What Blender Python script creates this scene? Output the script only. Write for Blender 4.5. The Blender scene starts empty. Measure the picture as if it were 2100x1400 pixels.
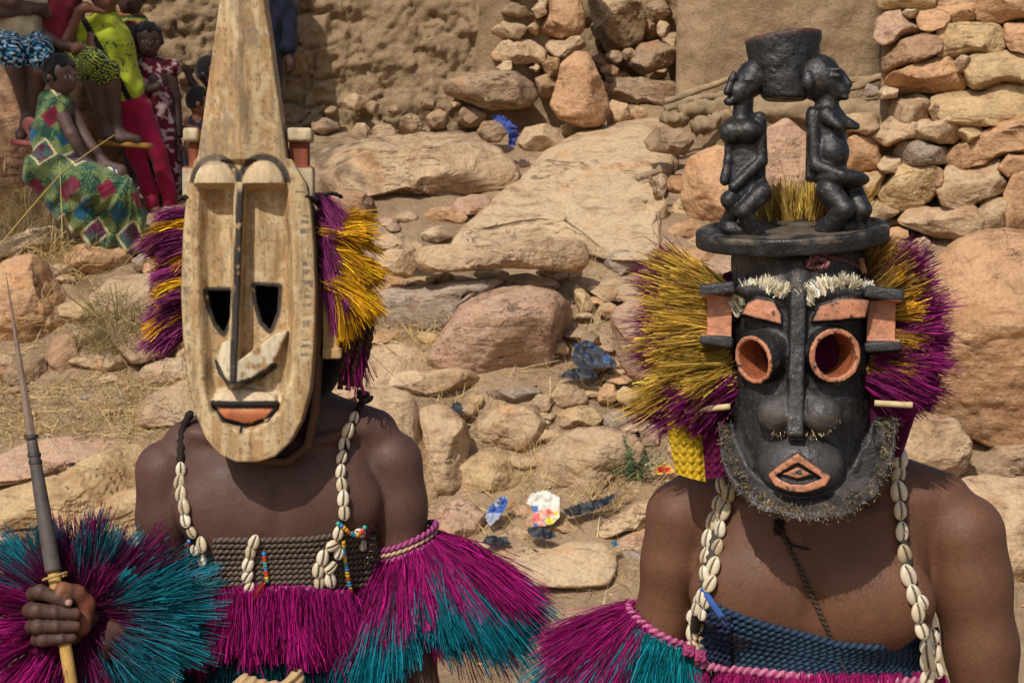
import bpy, math, random, os
import numpy as np
from mathutils import Vector

# ------------------------------------------------------------------ camera, sky, sun, exposure
SC = bpy.context.scene
COL = SC.collection
F, IW, IH = 3500.0, 2100, 1400            # photograph: focal length in pixels, width, height
CAMZ, PITCH = 1.95, math.radians(-8)
cam_d = bpy.data.cameras.new('camera'); cam_o = bpy.data.objects.new('camera', cam_d)
COL.objects.link(cam_o); SC.camera = cam_o
cam_o.location = (0, 0, CAMZ); cam_o.rotation_euler = (math.pi/2 + PITCH, 0, 0)
cam_d.sensor_width = 36; cam_d.lens = 60; cam_d.clip_end = 500; cam_d.clip_start = .05
cam_d.dof.use_dof = True; cam_d.dof.focus_distance = 2.3; cam_d.dof.aperture_fstop = 32

SUN_EL, SUN_AZ = math.radians(49), math.radians(206)      # compass: azimuth the sun stands at, 0 = +Y, clockwise
wd = bpy.data.worlds.new('World'); SC.world = wd; wd.use_nodes = True
wn = wd.node_tree.nodes; wl = wd.node_tree.links
sky = wn.new('ShaderNodeTexSky'); sky.sky_type = 'NISHITA'; sky.sun_disc = False
sky.sun_elevation = SUN_EL; sky.sun_rotation = SUN_AZ; sky.dust_density = 3.0
wn['Background'].inputs['Strength'].default_value = 0.095
wl.new(sky.outputs[0], wn['Background'].inputs['Color'])
sd = bpy.data.lights.new('sun', 'SUN'); so = bpy.data.objects.new('sun', sd); COL.objects.link(so)
sd.energy = 3.35; sd.angle = math.radians(.6); sd.color = (1, .962, .905)
_s = Vector((math.sin(SUN_AZ)*math.cos(SUN_EL), math.cos(SUN_AZ)*math.cos(SUN_EL), math.sin(SUN_EL)))
so.rotation_euler = _s.to_track_quat('Z', 'Y').to_euler(); so.location = (-4, -6, 9)
SC.view_settings.view_transform = 'Standard'; SC.view_settings.look = 'None'
SC.view_settings.exposure = 0.08; SC.view_settings.gamma = 1; SC.view_settings.use_curve_mapping = False
SC.render.engine = 'CYCLES'; SC.cycles.use_denoising = True; SC.cycles.max_bounces = 6
SC.cycles.caustics_reflective = False; SC.cycles.caustics_refractive = False

# ------------------------------------------------------------------ helpers
rng = np.random.default_rng(7); random.seed(7)
CAM = np.array([0., 0., CAMZ]); FW = np.array([0, math.cos(PITCH), math.sin(PITCH)])
UP = np.array([0, -math.sin(PITCH), math.cos(PITCH)]); RT = np.array([1., 0, 0])
def ray(px, py): return FW + RT*((px-1050)/F) - UP*((py-700)/F)
def at(px, py, D): return CAM + ray(px, py)*D             # D = depth along the optical axis
def srgb(r, g, b): return tuple(((c/255)/12.92 if c/255 < .04045 else ((c/255+.055)/1.055)**2.4) for c in (r, g, b))
def lin(*c): return np.array(srgb(*c))

def _hash(ix, iy, iz, seed):
    np.seterr(over='ignore'); h = (ix.astype(np.uint32)*np.uint32(374761393) + iy.astype(np.uint32)*np.uint32(668265263)
         + iz.astype(np.uint32)*np.uint32(2147483647) + np.uint32(seed*974711 % 4294967295))
    h = (h ^ (h >> np.uint32(13)))*np.uint32(1274126177); h = (h ^ (h >> np.uint32(16)))*np.uint32(2246822519)
    return (h ^ (h >> np.uint32(15))).astype(np.float64)/4294967295.0
def vnoise(p, seed=0):
    p = np.asarray(p, float); i = np.floor(p).astype(np.int64); f = p - i; f = f*f*f*(f*(f*6-15)+10)
    i = i & 0xffffffff; r = 0
    for dx in (0, 1):
        for dy in (0, 1):
            for dz in (0, 1):
                w = (f[..., 0] if dx else 1-f[..., 0])*(f[..., 1] if dy else 1-f[..., 1])*(f[..., 2] if dz else 1-f[..., 2])
                r = r + w*_hash((i[..., 0]+dx) & 0xffffffff, (i[..., 1]+dy) & 0xffffffff, (i[..., 2]+dz) & 0xffffffff, seed)
    return r*2-1
def fbm(p, seed=0, oct=4, gain=.5, lac=2.03):
    p = np.asarray(p, float); a, s = 1., 0.
    for o in range(oct): s = s + a*vnoise(p, seed+o*17); p = p*lac+3.7; a *= gain
    return s
def sstep(a, b, x): t = np.clip((x-a)/(b-a), 0, 1); return t*t*(3-2*t)

def mk_mesh(name, V, Fc, col=None, smooth=True):
    """V (n,3); Fc (m,3|4) array or list of such arrays; col (n,3) linear colours"""
    V = np.ascontiguousarray(V, dtype=np.float32); Fs = [np.asarray(a) for a in (Fc if isinstance(Fc, list) else [Fc]) if len(a)]
    me = bpy.data.meshes.new(name); me.vertices.add(len(V)); me.vertices.foreach_set('co', V.ravel())
    nl = sum(a.size for a in Fs); npoly = sum(len(a) for a in Fs)
    me.loops.add(nl); me.loops.foreach_set('vertex_index', np.concatenate([a.ravel() for a in Fs]).astype(np.int32))
    tot = np.concatenate([np.full(len(a), a.shape[1], np.int32) for a in Fs]); st = np.concatenate([[0], np.cumsum(tot)[:-1]]).astype(np.int32)
    me.polygons.add(npoly); me.polygons.foreach_set('loop_start', st); me.polygons.foreach_set('loop_total', tot)
    me.update(calc_edges=True); me.validate()
    if col is not None:
        at_ = me.color_attributes.new('Col', 'FLOAT_COLOR', 'POINT')
        c = np.ones((len(V), 4), np.float32); c[:, :3] = col; at_.data.foreach_set('color', c.ravel())
    if smooth: me.polygons.foreach_set('use_smooth', np.ones(npoly, bool))
    return me
def tag(o, label=None, cat=None, group=None, kind=None):
    if label: o['label'] = label
    if cat: o['category'] = cat
    if group: o['group'] = group
    if kind: o['kind'] = kind
    return o
def wpos(o):
    p = Vector(o.location)
    while o.parent: o = o.parent; p = p + Vector(o.location)
    return p
def link(name, me, mat, parent=None, origin=None, color=None):
    """link a mesh given in world coordinates; the origin is moved to 'origin' (or the bottom centre)"""
    if mat is not None and len(me.materials) == 0: me.materials.append(mat)
    n = len(me.vertices); co = np.empty(n*3, np.float32); me.vertices.foreach_get('co', co); co = co.reshape(-1, 3)
    if origin is None:
        lo, hi = co.min(0), co.max(0); origin = np.array([(lo[0]+hi[0])/2, (lo[1]+hi[1])/2, lo[2]])
    origin = np.asarray(origin, np.float32)
    co -= origin; me.vertices.foreach_set('co', co.ravel()); me.update()
    o = bpy.data.objects.new(name, me); COL.objects.link(o)
    if parent is not None:
        o.parent = parent; o.location = Vector(origin.tolist()) - wpos(parent)
    else: o.location = origin.tolist()
    if color is not None: o.color = (*color, 1)
    return o
def empty(name, loc):
    o = bpy.data.objects.new(name, None); COL.objects.link(o); o.location = tuple(loc); o.empty_display_size = .1; return o

class Frame:
    """local axes in photograph pixels: u right, v down, w towards the camera; w is turned to the camera (upright: kept level)"""
    def __init__(s, cu, cv, D, upright=False, yaw=0):
        s.c = (cu, cv); s.O = at(cu, cv, D); r = ray(cu, cv); s.s = D/F
        if upright: r = np.array([r[0], r[1], 0])
        w = -r/np.linalg.norm(r)
        if yaw: c_, s_ = math.cos(yaw), math.sin(yaw); w = np.array([w[0]*c_-w[1]*s_, w[0]*s_+w[1]*c_, w[2]])
        s.W = w; s.U = np.cross(np.array([0, 0, 1.]), w); s.U /= np.linalg.norm(s.U); s.V = -np.cross(w, s.U)
        if upright: d_ = ray(cu, cv); s.V = s.V*np.linalg.norm(d_)/np.linalg.norm(d_[:2])
    def __call__(s, u, v, w=0):
        u, v, w = np.broadcast_arrays(np.asarray(u, float), np.asarray(v, float), np.asarray(w, float))
        return s.O + s.s*((u-s.c[0])[..., None]*s.U + (v-s.c[1])[..., None]*s.V + w[..., None]*s.W)
    def pts(s, P): P = np.asarray(P, float); return s(P[..., 0], P[..., 1], P[..., 2])
    def vec(s, P): P = np.asarray(P, float); return P[..., 0:1]*s.U + P[..., 1:2]*s.V + P[..., 2:3]*s.W
    def depth_shift(s, u, v, w):      # image position of a local point
        p = s(u, v, w)-CAM; d = p@FW; return 1050+F*(p@RT)/d, 700-F*(p@UP)/d

# ------------------------------------------------------------------ signed distance modelling
def ell(P, c, r):
    q = [(P[i]-c[i])/r[i] for i in range(3)]; k0 = np.sqrt(q[0]**2+q[1]**2+q[2]**2)
    k1 = np.sqrt((q[0]/r[0])**2+(q[1]/r[1])**2+(q[2]/r[2])**2); return k0*(k0-1)/np.maximum(k1, 1e-6)
def rcone(P, a, b, ra, rb):
    a = np.array(a, float); d = np.array(b, float)-a; L = d@d
    h = np.clip(((P[0]-a[0])*d[0]+(P[1]-a[1])*d[1]+(P[2]-a[2])*d[2])/L, 0, 1)
    return np.sqrt((P[0]-a[0]-h*d[0])**2+(P[1]-a[1]-h*d[1])**2+(P[2]-a[2]-h*d[2])**2)-(ra+(rb-ra)*h)
def chain(P, pts, k=8):
    d = None
    for (a, b) in zip(pts[:-1], pts[1:]):
        e = rcone(P, a[:3], b[:3], a[3], b[3]); d = e if d is None else smin(d, e, k)
    return d
def rbox(P, c, h, r=4, rot=0, tilt=0):
    x, y, z = P[0]-c[0], P[1]-c[1], P[2]-c[2]
    if rot: cs, sn = math.cos(rot), math.sin(rot); x, y = x*cs+y*sn, -x*sn+y*cs
    if tilt: cs, sn = math.cos(tilt), math.sin(tilt); y, z = y*cs+z*sn, -y*sn+z*cs
    q = [np.abs(x)-h[0]+r, np.abs(y)-h[1]+r, np.abs(z)-h[2]+r]
    return np.sqrt(np.maximum(q[0], 0)**2+np.maximum(q[1], 0)**2+np.maximum(q[2], 0)**2)+np.minimum(np.maximum(q[0], np.maximum(q[1], q[2])), 0)-r
def poly2(x, y, pts):
    pts = np.array(pts, float); d = None; s = None
    for i in range(len(pts)):
        a, b = pts[i], pts[i-1]; ex, ey = b-a; wx, wy = x-a[0], y-a[1]
        t = np.clip((wx*ex+wy*ey)/max(ex*ex+ey*ey, 1e-9), 0, 1); q = (wx-ex*t)**2+(wy-ey*t)**2
        d = q if d is None else np.minimum(d, q)
        c1, c2, c3 = y >= a[1], y < b[1], ex*wy > ey*wx
        fl = (c1 & c2 & c3) | (~c1 & ~c2 & ~c3); s = fl if s is None else s ^ fl
    return np.where(s, -1, 1)*np.sqrt(d)
def ext(d2, P, lo, hi):                      # extrude a 2-D distance between two w levels (numbers or fields)
    dz = np.maximum(lo-P[2], P[2]-hi); return np.minimum(np.maximum(d2, dz), 0)+np.sqrt(np.maximum(d2, 0)**2+np.maximum(dz, 0)**2)
def smin(a, b, k): h = np.clip(.5+.5*(b-a)/k, 0, 1); return b+(a-b)*h-k*h*(1-h)
def smax(a, b, k): return -smin(-a, -b, k)
def surface_nets(f, lo, step):
    nx, ny, nz = f.shape; ins = f < 0
    C = np.zeros((nx-1, ny-1, nz-1, 3), np.float32); cnt = np.zeros((nx-1, ny-1, nz-1), np.float32)
    corners = [(i, j, k) for i in (0, 1) for j in (0, 1) for k in (0, 1)]
    sl = lambda c: (slice(c[0], nx-1+c[0]), slice(c[1], ny-1+c[1]), slice(c[2], nz-1+c[2]))
    for a in corners:
        for ax in range(3):
            if a[ax]: continue
            b = list(a); b[ax] = 1; fa, fb = f[sl(a)], f[sl(b)]
            m = (fa < 0) != (fb < 0)
            if not m.any(): continue
            t = fa[m]/(fa[m]-fb[m]); cnt[m] += 1
            for q in range(3): C[..., q][m] += a[q] + (t if q == ax else 0)
    act = cnt > 0; idx = -np.ones(act.shape, np.int64); idx[act] = np.arange(act.sum())
    g = np.stack(np.nonzero(act), 1); V = (g + C[act]/cnt[act][:, None])*step + np.array(lo)
    Q = []
    for ax in range(3):
        b1, b2 = (ax+1) % 3, (ax+2) % 3
        s0 = [slice(None)]*3; s1 = [slice(None)]*3; s0[ax] = slice(0, -1); s1[ax] = slice(1, None)
        a, b = ins[tuple(s0)], ins[tuple(s1)]; ch = a != b
        for q in (b1, b2):
            z = [slice(None)]*3; z[q] = 0; ch[tuple(z)] = False; z[q] = -1; ch[tuple(z)] = False
        p = np.stack(np.nonzero(ch), 1)
        if not len(p): continue
        flip = a[ch]
        def ix(d1, d2): r = p.copy(); r[:, b1] -= d1; r[:, b2] -= d2; return idx[r[:, 0], r[:, 1], r[:, 2]]
        q = np.stack([ix(1, 1), ix(0, 1), ix(0, 0), ix(1, 0)], 1); q[~flip] = q[~flip][:, ::-1]; Q.append(q)
    return V, np.concatenate(Q)
def sdf(fn, lo, hi, step):
    """returns V (local px), quads, and a front() lookup w(u,v) of the surface nearest the camera"""
    ax = [np.arange(lo[i], hi[i]+step, step, dtype=np.float32) for i in range(3)]
    P = (ax[0][:, None, None], ax[1][None, :, None], ax[2][None, None, :])
    f = np.broadcast_to(fn(P), tuple(len(a) for a in ax)).astype(np.float32)
    V, Q = surface_nets(f, lo, step)
    ins = f < 0; top = np.where(ins.any(2), ins.shape[2]-1-np.argmax(ins[:, :, ::-1], 2), -1)
    I, J = np.indices(top.shape); k = np.clip(top, 0, f.shape[2]-2); fa = f[I, J, k]; fb = f[I, J, k+1]
    hgt = np.where(top >= 0, lo[2]+step*(k+np.clip(fa/(fa-fb+1e-9), 0, 1)), np.nan)
    def front(u, v):
        u = np.asarray(u, float); v = np.asarray(v, float)
        x = np.clip((u-lo[0])/step, 0, top.shape[0]-1.001); y = np.clip((v-lo[1])/step, 0, top.shape[1]-1.001)
        i, j = x.astype(int), y.astype(int); a, b = x-i, y-j
        h = hgt[i, j]*(1-a)*(1-b)+hgt[i+1, j]*a*(1-b)+hgt[i, j+1]*(1-a)*b+hgt[i+1, j+1]*a*b
        return np.where(np.isnan(h), np.nan, h)
    return V, Q, front
def sdf_obj(name, fn, lo, hi, step, fr, mat, parent, colfn=None, origin=None):
    V, Q, front = sdf(fn, lo, hi, step)
    me = mk_mesh(name, fr.pts(V), Q, None if colfn is None else colfn(V[:, 0], V[:, 1], V[:, 2]))
    o = link(name, me, mat, parent, origin); return o, front

# ------------------------------------------------------------------ strands, tubes, spheres
def strands(roots, dirs, length, r0, r1, seg=5, pull=(0, 0, 0), curl=.05, seed=1, c0=None, c1=None, cmid=None, sides=3):
    """roots, dirs (N,3) world; pull = vector added along the strand (droop, per unit length)"""
    R = np.random.default_rng(seed); N = len(roots); length = np.broadcast_to(np.asarray(length, float), (N,))
    t = np.linspace(0, 1, seg+1)[None, :, None]; dirs = dirs/np.linalg.norm(dirs, axis=1, keepdims=True)
    k1 = R.normal(size=(N, 1, 3))*curl; k2 = R.normal(size=(N, 1, 3))*curl*.5
    P = roots[:, None, :] + length[:, None, None]*(dirs[:, None, :]*t + np.asarray(pull)*t*t + k1*t*t + k2*np.sin(t*5))
    T = np.gradient(P, axis=1); T /= np.linalg.norm(T, axis=2, keepdims=True)+1e-12
    a = np.cross(T, np.array([.31, .52, .79])); a /= np.linalg.norm(a, axis=2, keepdims=True)+1e-12; b = np.cross(T, a)
    r0 = np.broadcast_to(np.asarray(r0, float), (N,))[:, None, None]; r1 = np.broadcast_to(np.asarray(r1, float), (N,))[:, None, None]
    rad = (r0+(r1-r0)*t)*np.exp(R.normal(size=(N, 1, 1))*.3)*.92; ph = R.uniform(0, math.pi, (N, 1, 1))+t*R.normal(size=(N, 1, 1))*.6     # flat blade, slightly twisted
    sv = (a*np.cos(ph)+b*np.sin(ph))*rad; sides = 2; V = np.stack([P-sv, P+sv], 2).reshape(-1, 3)
    i0 = (np.arange(N)*(seg+1)*2)[:, None]+(np.arange(seg)*2)[None, :]; Q = np.stack([i0, i0+1, i0+3, i0+2], -1).reshape(-1, 4)
    col = None
    if c0 is not None:
        c0 = np.broadcast_to(c0, (N, 3))[:, None, :]; c1 = c0 if c1 is None else np.broadcast_to(c1, (N, 3))[:, None, :]
        if cmid is not None: w = sstep(cmid-.12, cmid+.12, t+R.normal(size=(N, 1, 1))*.06)
        else: w = t
        col = np.repeat((c0+(c1-c0)*w)[:, :, None, :], sides, 2).reshape(-1, 3)
    return V, Q, col
def merge(parts):
    V, Q, C, n = [], [], [], 0
    for p in parts: V.append(p[0]); Q.append(p[1]+n); C.append(p[2] if len(p) > 2 else None); n += len(p[0])
    return np.concatenate(V), np.concatenate(Q), (None if C[0] is None else np.concatenate(C))
def tube(path, rad, sides=8, closed=False, twist=0, amp=0, lobes=2, cap=True):
    """tube along a path (n,3); with amp > 0 its section is lobed and twisted like a rope"""
    P = np.asarray(path, float); n = len(P); T = np.gradient(P, axis=0); T /= np.linalg.norm(T, axis=1, keepdims=True)+1e-12
    ref = np.array([0, 0, 1.]) if abs(T[:, 2]).mean() < .8 else np.array([1., 0, 0])
    a = np.cross(T, ref); a /= np.linalg.norm(a, axis=1, keepdims=True)+1e-12; b = np.cross(a, T)
    rad = np.broadcast_to(np.asarray(rad, float), (n,)); L = np.concatenate([[0], np.cumsum(np.linalg.norm(np.diff(P, axis=0), axis=1))])
    an = np.linspace(0, 2*math.pi, sides, endpoint=False)[None, :]; ph = (L*twist)[:, None]
    r = rad[:, None]*(1+amp*np.cos(lobes*(an-ph))) if amp else np.repeat(rad[:, None], sides, 1)
    V = (P[:, None, :]+r[..., None]*(np.cos(an)[..., None]*a[:, None, :]+np.sin(an)[..., None]*b[:, None, :])).reshape(-1, 3)
    i = (np.arange(n-1)*sides)[:, None]; q = np.arange(sides)[None, :]
    Q = np.stack([i+q, i+(q+1) % sides, i+sides+(q+1) % sides, i+sides+q], -1).reshape(-1, 4)
    if cap:
        V = np.concatenate([V, P[:1], P[-1:]]); k = n*sides; e = (n-1)*sides; qq = np.arange(sides)
        Q = np.concatenate([Q, np.stack([qq*0+k, (qq+1) % sides, qq, qq], -1)[:, [0, 1, 2, 2]], np.stack([qq*0+k+1, e+qq, e+(qq+1) % sides, e+(qq+1) % sides], -1)])
    return V, Q
def clean(V, Q):
    """quads with a doubled last corner become triangles"""
    d = Q[:, 2] == Q[:, 3]; return [Q[~d], Q[d][:, :3]]
def spline(pts, n):
    pts = np.asarray(pts, float); L = np.concatenate([[0], np.cumsum(np.linalg.norm(np.diff(pts, axis=0), axis=1))])
    t = np.linspace(0, L[-1], n); P = np.stack([np.interp(t, L, pts[:, k]) for k in range(pts.shape[1])], 1)
    for _ in range(max(1, n//(len(pts)*3))):
        Q = P.copy(); Q[1:-1] = (P[:-2]+P[1:-1]*2+P[2:])/4; P = Q
    return P
_ico = {}
def ico(l):
    if l not in _ico:
        import bmesh
        bm = bmesh.new(); bmesh.ops.create_icosphere(bm, subdivisions=l, radius=1)
        bm.verts.ensure_lookup_table(); _ico[l] = (np.array([v.co[:] for v in bm.verts]), np.array([[v.index for v in f.verts] for f in bm.faces])); bm.free()
    return _ico[l]

# ------------------------------------------------------------------ materials
def newmat(name):
    m = bpy.data.materials.new(name); m.use_nodes = True; nt = m.node_tree; return m, nt, nt.nodes['Principled BSDF'], nt.nodes.new, nt.links.new
def noise_node(nt, scale, detail=4, rough=.6, vec=None, dist=0):
    n = nt.nodes.new('ShaderNodeTexNoise'); n.inputs['Scale'].default_value = scale; n.inputs['Detail'].default_value = detail
    n.inputs['Roughness'].default_value = rough; n.inputs['Distortion'].default_value = dist
    if vec is not None: nt.links.new(vec, n.inputs['Vector'])
    return n.outputs['Fac']
def ramp(nt, fac, stops):
    r = nt.nodes.new('ShaderNodeValToRGB'); e = r.color_ramp.elements
    while len(e) < len(stops): e.new(.5)
    for k, (p, c) in enumerate(stops): e[k].position = p; e[k].color = (*c, 1) if len(c) == 3 else c
    nt.links.new(fac, r.inputs[0]); return r.outputs[0]
def g(v): return (v, v, v)
def mix(nt, mode, fac, a, b):
    m = nt.nodes.new('ShaderNodeMix'); m.data_type = 'RGBA'; m.blend_type = mode
    for s, v in ((m.inputs[0], fac), (m.inputs[6], a), (m.inputs[7], b)):
        if hasattr(v, 'is_linked') or hasattr(v, 'links'): nt.links.new(v, s)
        else: s.default_value = v if not isinstance(v, tuple) else (*v, 1)
    return m.outputs[2]
def bump(nt, h, strength, dist, prev=None):
    b = nt.nodes.new('ShaderNodeBump'); b.inputs['Strength'].default_value = strength; b.inputs['Distance'].default_value = dist
    nt.links.new(h, b.inputs['Height'])
    if prev is not None: nt.links.new(prev, b.inputs['Normal'])
    return b.outputs[0]
def objvec(nt, scale=(1, 1, 1), rnd=True):
    tc = nt.nodes.new('ShaderNodeTexCoord'); mp = nt.nodes.new('ShaderNodeMapping'); mp.inputs['Scale'].default_value = scale
    nt.links.new(tc.outputs['Object'], mp.inputs['Vector'])
    if rnd:
        oi = nt.nodes.new('ShaderNodeObjectInfo'); v = nt.nodes.new('ShaderNodeVectorMath'); v.operation = 'SCALE'; v.inputs[0].default_value = (37, 91, 53)
        nt.links.new(oi.outputs['Random'], v.inputs['Scale']); nt.links.new(v.outputs[0], mp.inputs['Location'])
    return mp.outputs[0]
def attr(nt, name='Col'):
    a = nt.nodes.new('ShaderNodeAttribute'); a.attribute_name = name; return a.outputs['Color']

def rock_material():
    m, nt, b, N, L = newmat('sandstone'); v = objvec(nt); vs = objvec(nt, (1, 1, 4.5))
    oi = N('ShaderNodeObjectInfo'); base = oi.outputs['Color']
    big = noise_node(nt, 3.2, 3, .55, v, .6); mid = noise_node(nt, 11, 5, .65, v, .3); fine = noise_node(nt, 60, 4, .7, v); st = noise_node(nt, 7, 4, .6, vs, .8)
    c = mix(nt, 'MULTIPLY', 1.0, base, ramp(nt, big, [(.3, (.72, .62, .55)), (.48, g(1)), (.62, (1.0, .98, .96)), (.75, (1.1, .86, .66))]))
    c = mix(nt, 'MULTIPLY', .85, c, ramp(nt, mid, [(.28, (.5, .44, .42)), (.45, g(.95)), (.7, g(1.08))]))
    c = mix(nt, 'MULTIPLY', .6, c, ramp(nt, st, [(.33, (.55, .45, .4)), (.44, g(1)), (.75, (1.08, 1.0, .92))]))
    c = mix(nt, 'MULTIPLY', .7, c, ramp(nt, fine, [(.3, g(.55)), (.5, g(1)), (.72, g(1.2))]))
    dark = noise_node(nt, 5.5, 6, .72, v, .2)
    c = mix(nt, 'MIX', ramp(nt, dark, [(.6, g(0)), (.75, g(.45))]), c, (.12, .085, .07))
    cn = noise_node(nt, 3.6, 5, .6, vs, 1.1); sub = N('ShaderNodeMath'); sub.operation = 'SUBTRACT'; sub.inputs[1].default_value = .5; L(cn, sub.inputs[0])
    ab = N('ShaderNodeMath'); ab.operation = 'ABSOLUTE'; L(sub.outputs[0], ab.inputs[0]); msk = noise_node(nt, 2.4, 2, .5, v)
    ad = N('ShaderNodeMath'); ad.operation = 'ADD'; L(ab.outputs[0], ad.inputs[0]); L(ramp(nt, msk, [(.42, g(0)), (.58, g(.08))]), ad.inputs[1])
    crack = ramp(nt, ad.outputs[0], [(.0, g(0)), (.012, g(1))]); c = mix(nt, 'MULTIPLY', .55, c, crack)
    L(c, b.inputs['Base Color']); b.inputs['Roughness'].default_value = .92; b.inputs['Specular IOR Level'].default_value = .25
    n1 = bump(nt, crack, .7, .012, bump(nt, mid, .5, .03)); n2 = bump(nt, st, .35, .02, n1); n3 = bump(nt, fine, .8, .008, n2); L(n3, b.inputs['Normal'])
    return m
def mud_material(name, c0, c1, flecks=.5, relief=.5):
    m, nt, b, N, L = newmat(name); v = objvec(nt, rnd=False)
    big = noise_node(nt, 1.6, 4, .6, v, .4); mid = noise_node(nt, 16, 6, .75, v, .2); fine = noise_node(nt, 110, 4, .75, v)
    c = mix(nt, 'MIX', ramp(nt, big, [(.35, g(0)), (.65, g(1))]), c0, c1)
    c = mix(nt, 'MULTIPLY', .8, c, ramp(nt, mid, [(.3, g(.68)), (.52, g(1)), (.75, g(1.1))]))
    c = mix(nt, 'MULTIPLY', .8, c, ramp(nt, fine, [(.3, g(.6)), (.52, g(1)), (.75, g(1.2))]))
    vo = N('ShaderNodeTexVoronoi'); vo.inputs['Scale'].default_value = 45; L(objvec(nt, (1, 1, .45), False), vo.inputs['Vector'])
    c = mix(nt, 'MIX', ramp(nt, vo.outputs['Distance'], [(.06, g(flecks)), (.13, g(0))]), c, (.62, .5, .33))
    L(c, b.inputs['Base Color']); b.inputs['Roughness'].default_value = .95; b.inputs['Specular IOR Level'].default_value = .15
    L(bump(nt, fine, relief, .008, bump(nt, mid, relief, .03)), b.inputs['Normal']); return m
def col_material(name, rough=.7, spec=.3, grain=(1, 1, 1), gscale=40, gamt=.5, bumpd=.0015, bstr=.4, sheen=0, sss=0, coat=0):
    m, nt, b, N, L = newmat(name); v = objvec(nt, grain, False); n = noise_node(nt, gscale, 5, .65, v)
    n2 = noise_node(nt, gscale*.22, 3, .6, v)
    c = mix(nt, 'MULTIPLY', gamt, attr(nt), ramp(nt, n, [(.3, g(.5)), (.5, g(1)), (.72, g(1.25))]))
    c = mix(nt, 'MULTIPLY', gamt*.8, c, ramp(nt, n2, [(.3, g(.65)), (.55, g(1)), (.75, g(1.15))]))
    L(c, b.inputs['Base Color']); b.inputs['Roughness'].default_value = rough; b.inputs['Specular IOR Level'].default_value = spec
    if sheen: b.inputs['Sheen Weight'].default_value = sheen
    if coat: b.inputs['Coat Weight'].default_value = coat; b.inputs['Coat Roughness'].default_value = .3
    if sss: b.inputs['Subsurface Weight'].default_value = sss; b.inputs['Subsurface Radius'].default_value = (.008, .003, .0015); b.inputs['Subsurface Scale'].default_value = 1
    if bstr: L(bump(nt, n, bstr, bumpd), b.inputs['Normal'])
    return m
M_ROCK = rock_material()
M_MUD = mud_material('cracked_mud', srgb(164, 138, 106), srgb(184, 156, 120), .2, .9)
M_PLASTER = mud_material('smooth_mud_plaster', srgb(158, 131, 100), srgb(180, 153, 119), .5, .8)
M_GROUND = mud_material('dusty_ground', srgb(164, 136, 106), srgb(184, 156, 122), .35, .9)
M_FIBRE = col_material('dyed_fibre', .78, .18, gscale=60, gamt=.35, bstr=0)
M_STRAW = col_material('dry_straw', .7, .25, gscale=60, gamt=.3, bstr=0)
M_CLOTH = col_material('cotton_cloth', .9, .15, gscale=220, gamt=.3, bumpd=.001, bstr=.3, sheen=.15)
M_PAINT = col_material('painted_wood', .75, .25, (1, 1, .12), 70, .55, .002, .5)
M_WOOD = col_material('bare_wood', .85, .2, (1, 1, 1), 30, .6, .004, .6)
# ------------------------------------------------------------------ terrain
_HY = np.array([-3, 0, 5.5, 6.1, 6.7, 7.2, 7.9, 8.6, 9.5, 12, 40.])
_HZ = np.array([0, 0, 0, .05, .33, .72, 1.22, 1.5, 1.78, 2.3, 5.])
def H(x, y):
    x = np.asarray(x, float); y = np.asarray(y, float)
    z = sum(np.interp(y+o, _HY, _HZ) for o in (-.15, 0, .15))/3
    p = np.stack([x*1.1, y*1.1, x*0], -1); return z + (.05*fbm(p, 3, 3)+.012*fbm(p*6, 9, 3))*sstep(3, 6, y)
def ground(px, py):
    d = ray(px, py); t = np.linspace(3, 14, 1400); P = CAM[None]+d[None]*t[:, None]
    z = sum(np.interp(P[:, 1]+o, _HY, _HZ) for o in (-.15, 0, .15))/3
    k = np.nonzero(P[:, 2] <= z)[0]; return t[k[0]] if len(k) else 12.
xs = np.concatenate([np.linspace(-30, -3.4, 30), np.linspace(-3.3, 3.3, 200), np.linspace(3.4, 30, 30)])
ys = np.concatenate([np.linspace(-12, 4.9, 24), np.linspace(5, 10.5, 180), np.linspace(10.7, 60, 40)])
gx, gy = np.meshgrid(xs, ys, indexing='ij'); gz = H(gx, gy)
gz += .012*fbm(np.stack([gx*9, gy*9, gx*0], -1), 5, 4)*(np.abs(gx) < 3.4)*sstep(4.8, 5.4, gy)*(1-sstep(10, 10.5, gy))
V = np.stack([gx, gy, gz], -1).reshape(-1, 3); nx_, ny_ = gx.shape
i = (np.arange(nx_-1)*ny_)[:, None]+np.arange(ny_-1)[None]; Q = np.stack([i, i+ny_, i+ny_+1, i+1], -1).reshape(-1, 4)
terrain = tag(link('ground', mk_mesh('ground', V, Q), M_GROUND, origin=(0, 0, 0)), kind='structure')

# ------------------------------------------------------------------ rocks
HUE = dict(tan=srgb(186, 159, 126), orange=srgb(188, 149, 112), grey=srgb(158, 141, 123), pale=srgb(198, 173, 141), pink=srgb(182, 150, 124),
           brown=srgb(164, 131, 102), yellow=srgb(189, 161, 120), dim=srgb(162, 137, 110), sand=srgb(192, 167, 134))
_rs = [100]; ALLROCK = []
def poly_radius(poly, c, n=240):
    th = np.linspace(-math.pi, math.pi, n, endpoint=False); dx, dy = np.cos(th), np.sin(th); R = np.zeros(n)
    p = np.array(poly, float)-c
    for a, b in zip(p, np.roll(p, -1, 0)):
        e = b-a; den = dx*e[1]-dy*e[0]; den = np.where(np.abs(den) < 1e-9, 1e-9, den)
        t = (a[0]*e[1]-a[1]*e[0])/den; s = (a[0]*dy-a[1]*dx)/den
        R = np.where((t > 0) & (s >= -1e-6) & (s <= 1+1e-6), np.maximum(R, t), R)
    R = np.where(R <= 0, np.median(R[R > 0]), R)
    for _ in range(5): R = (np.roll(R, 1)+2*R+np.roll(R, -1))/4
    return th, R
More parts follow.
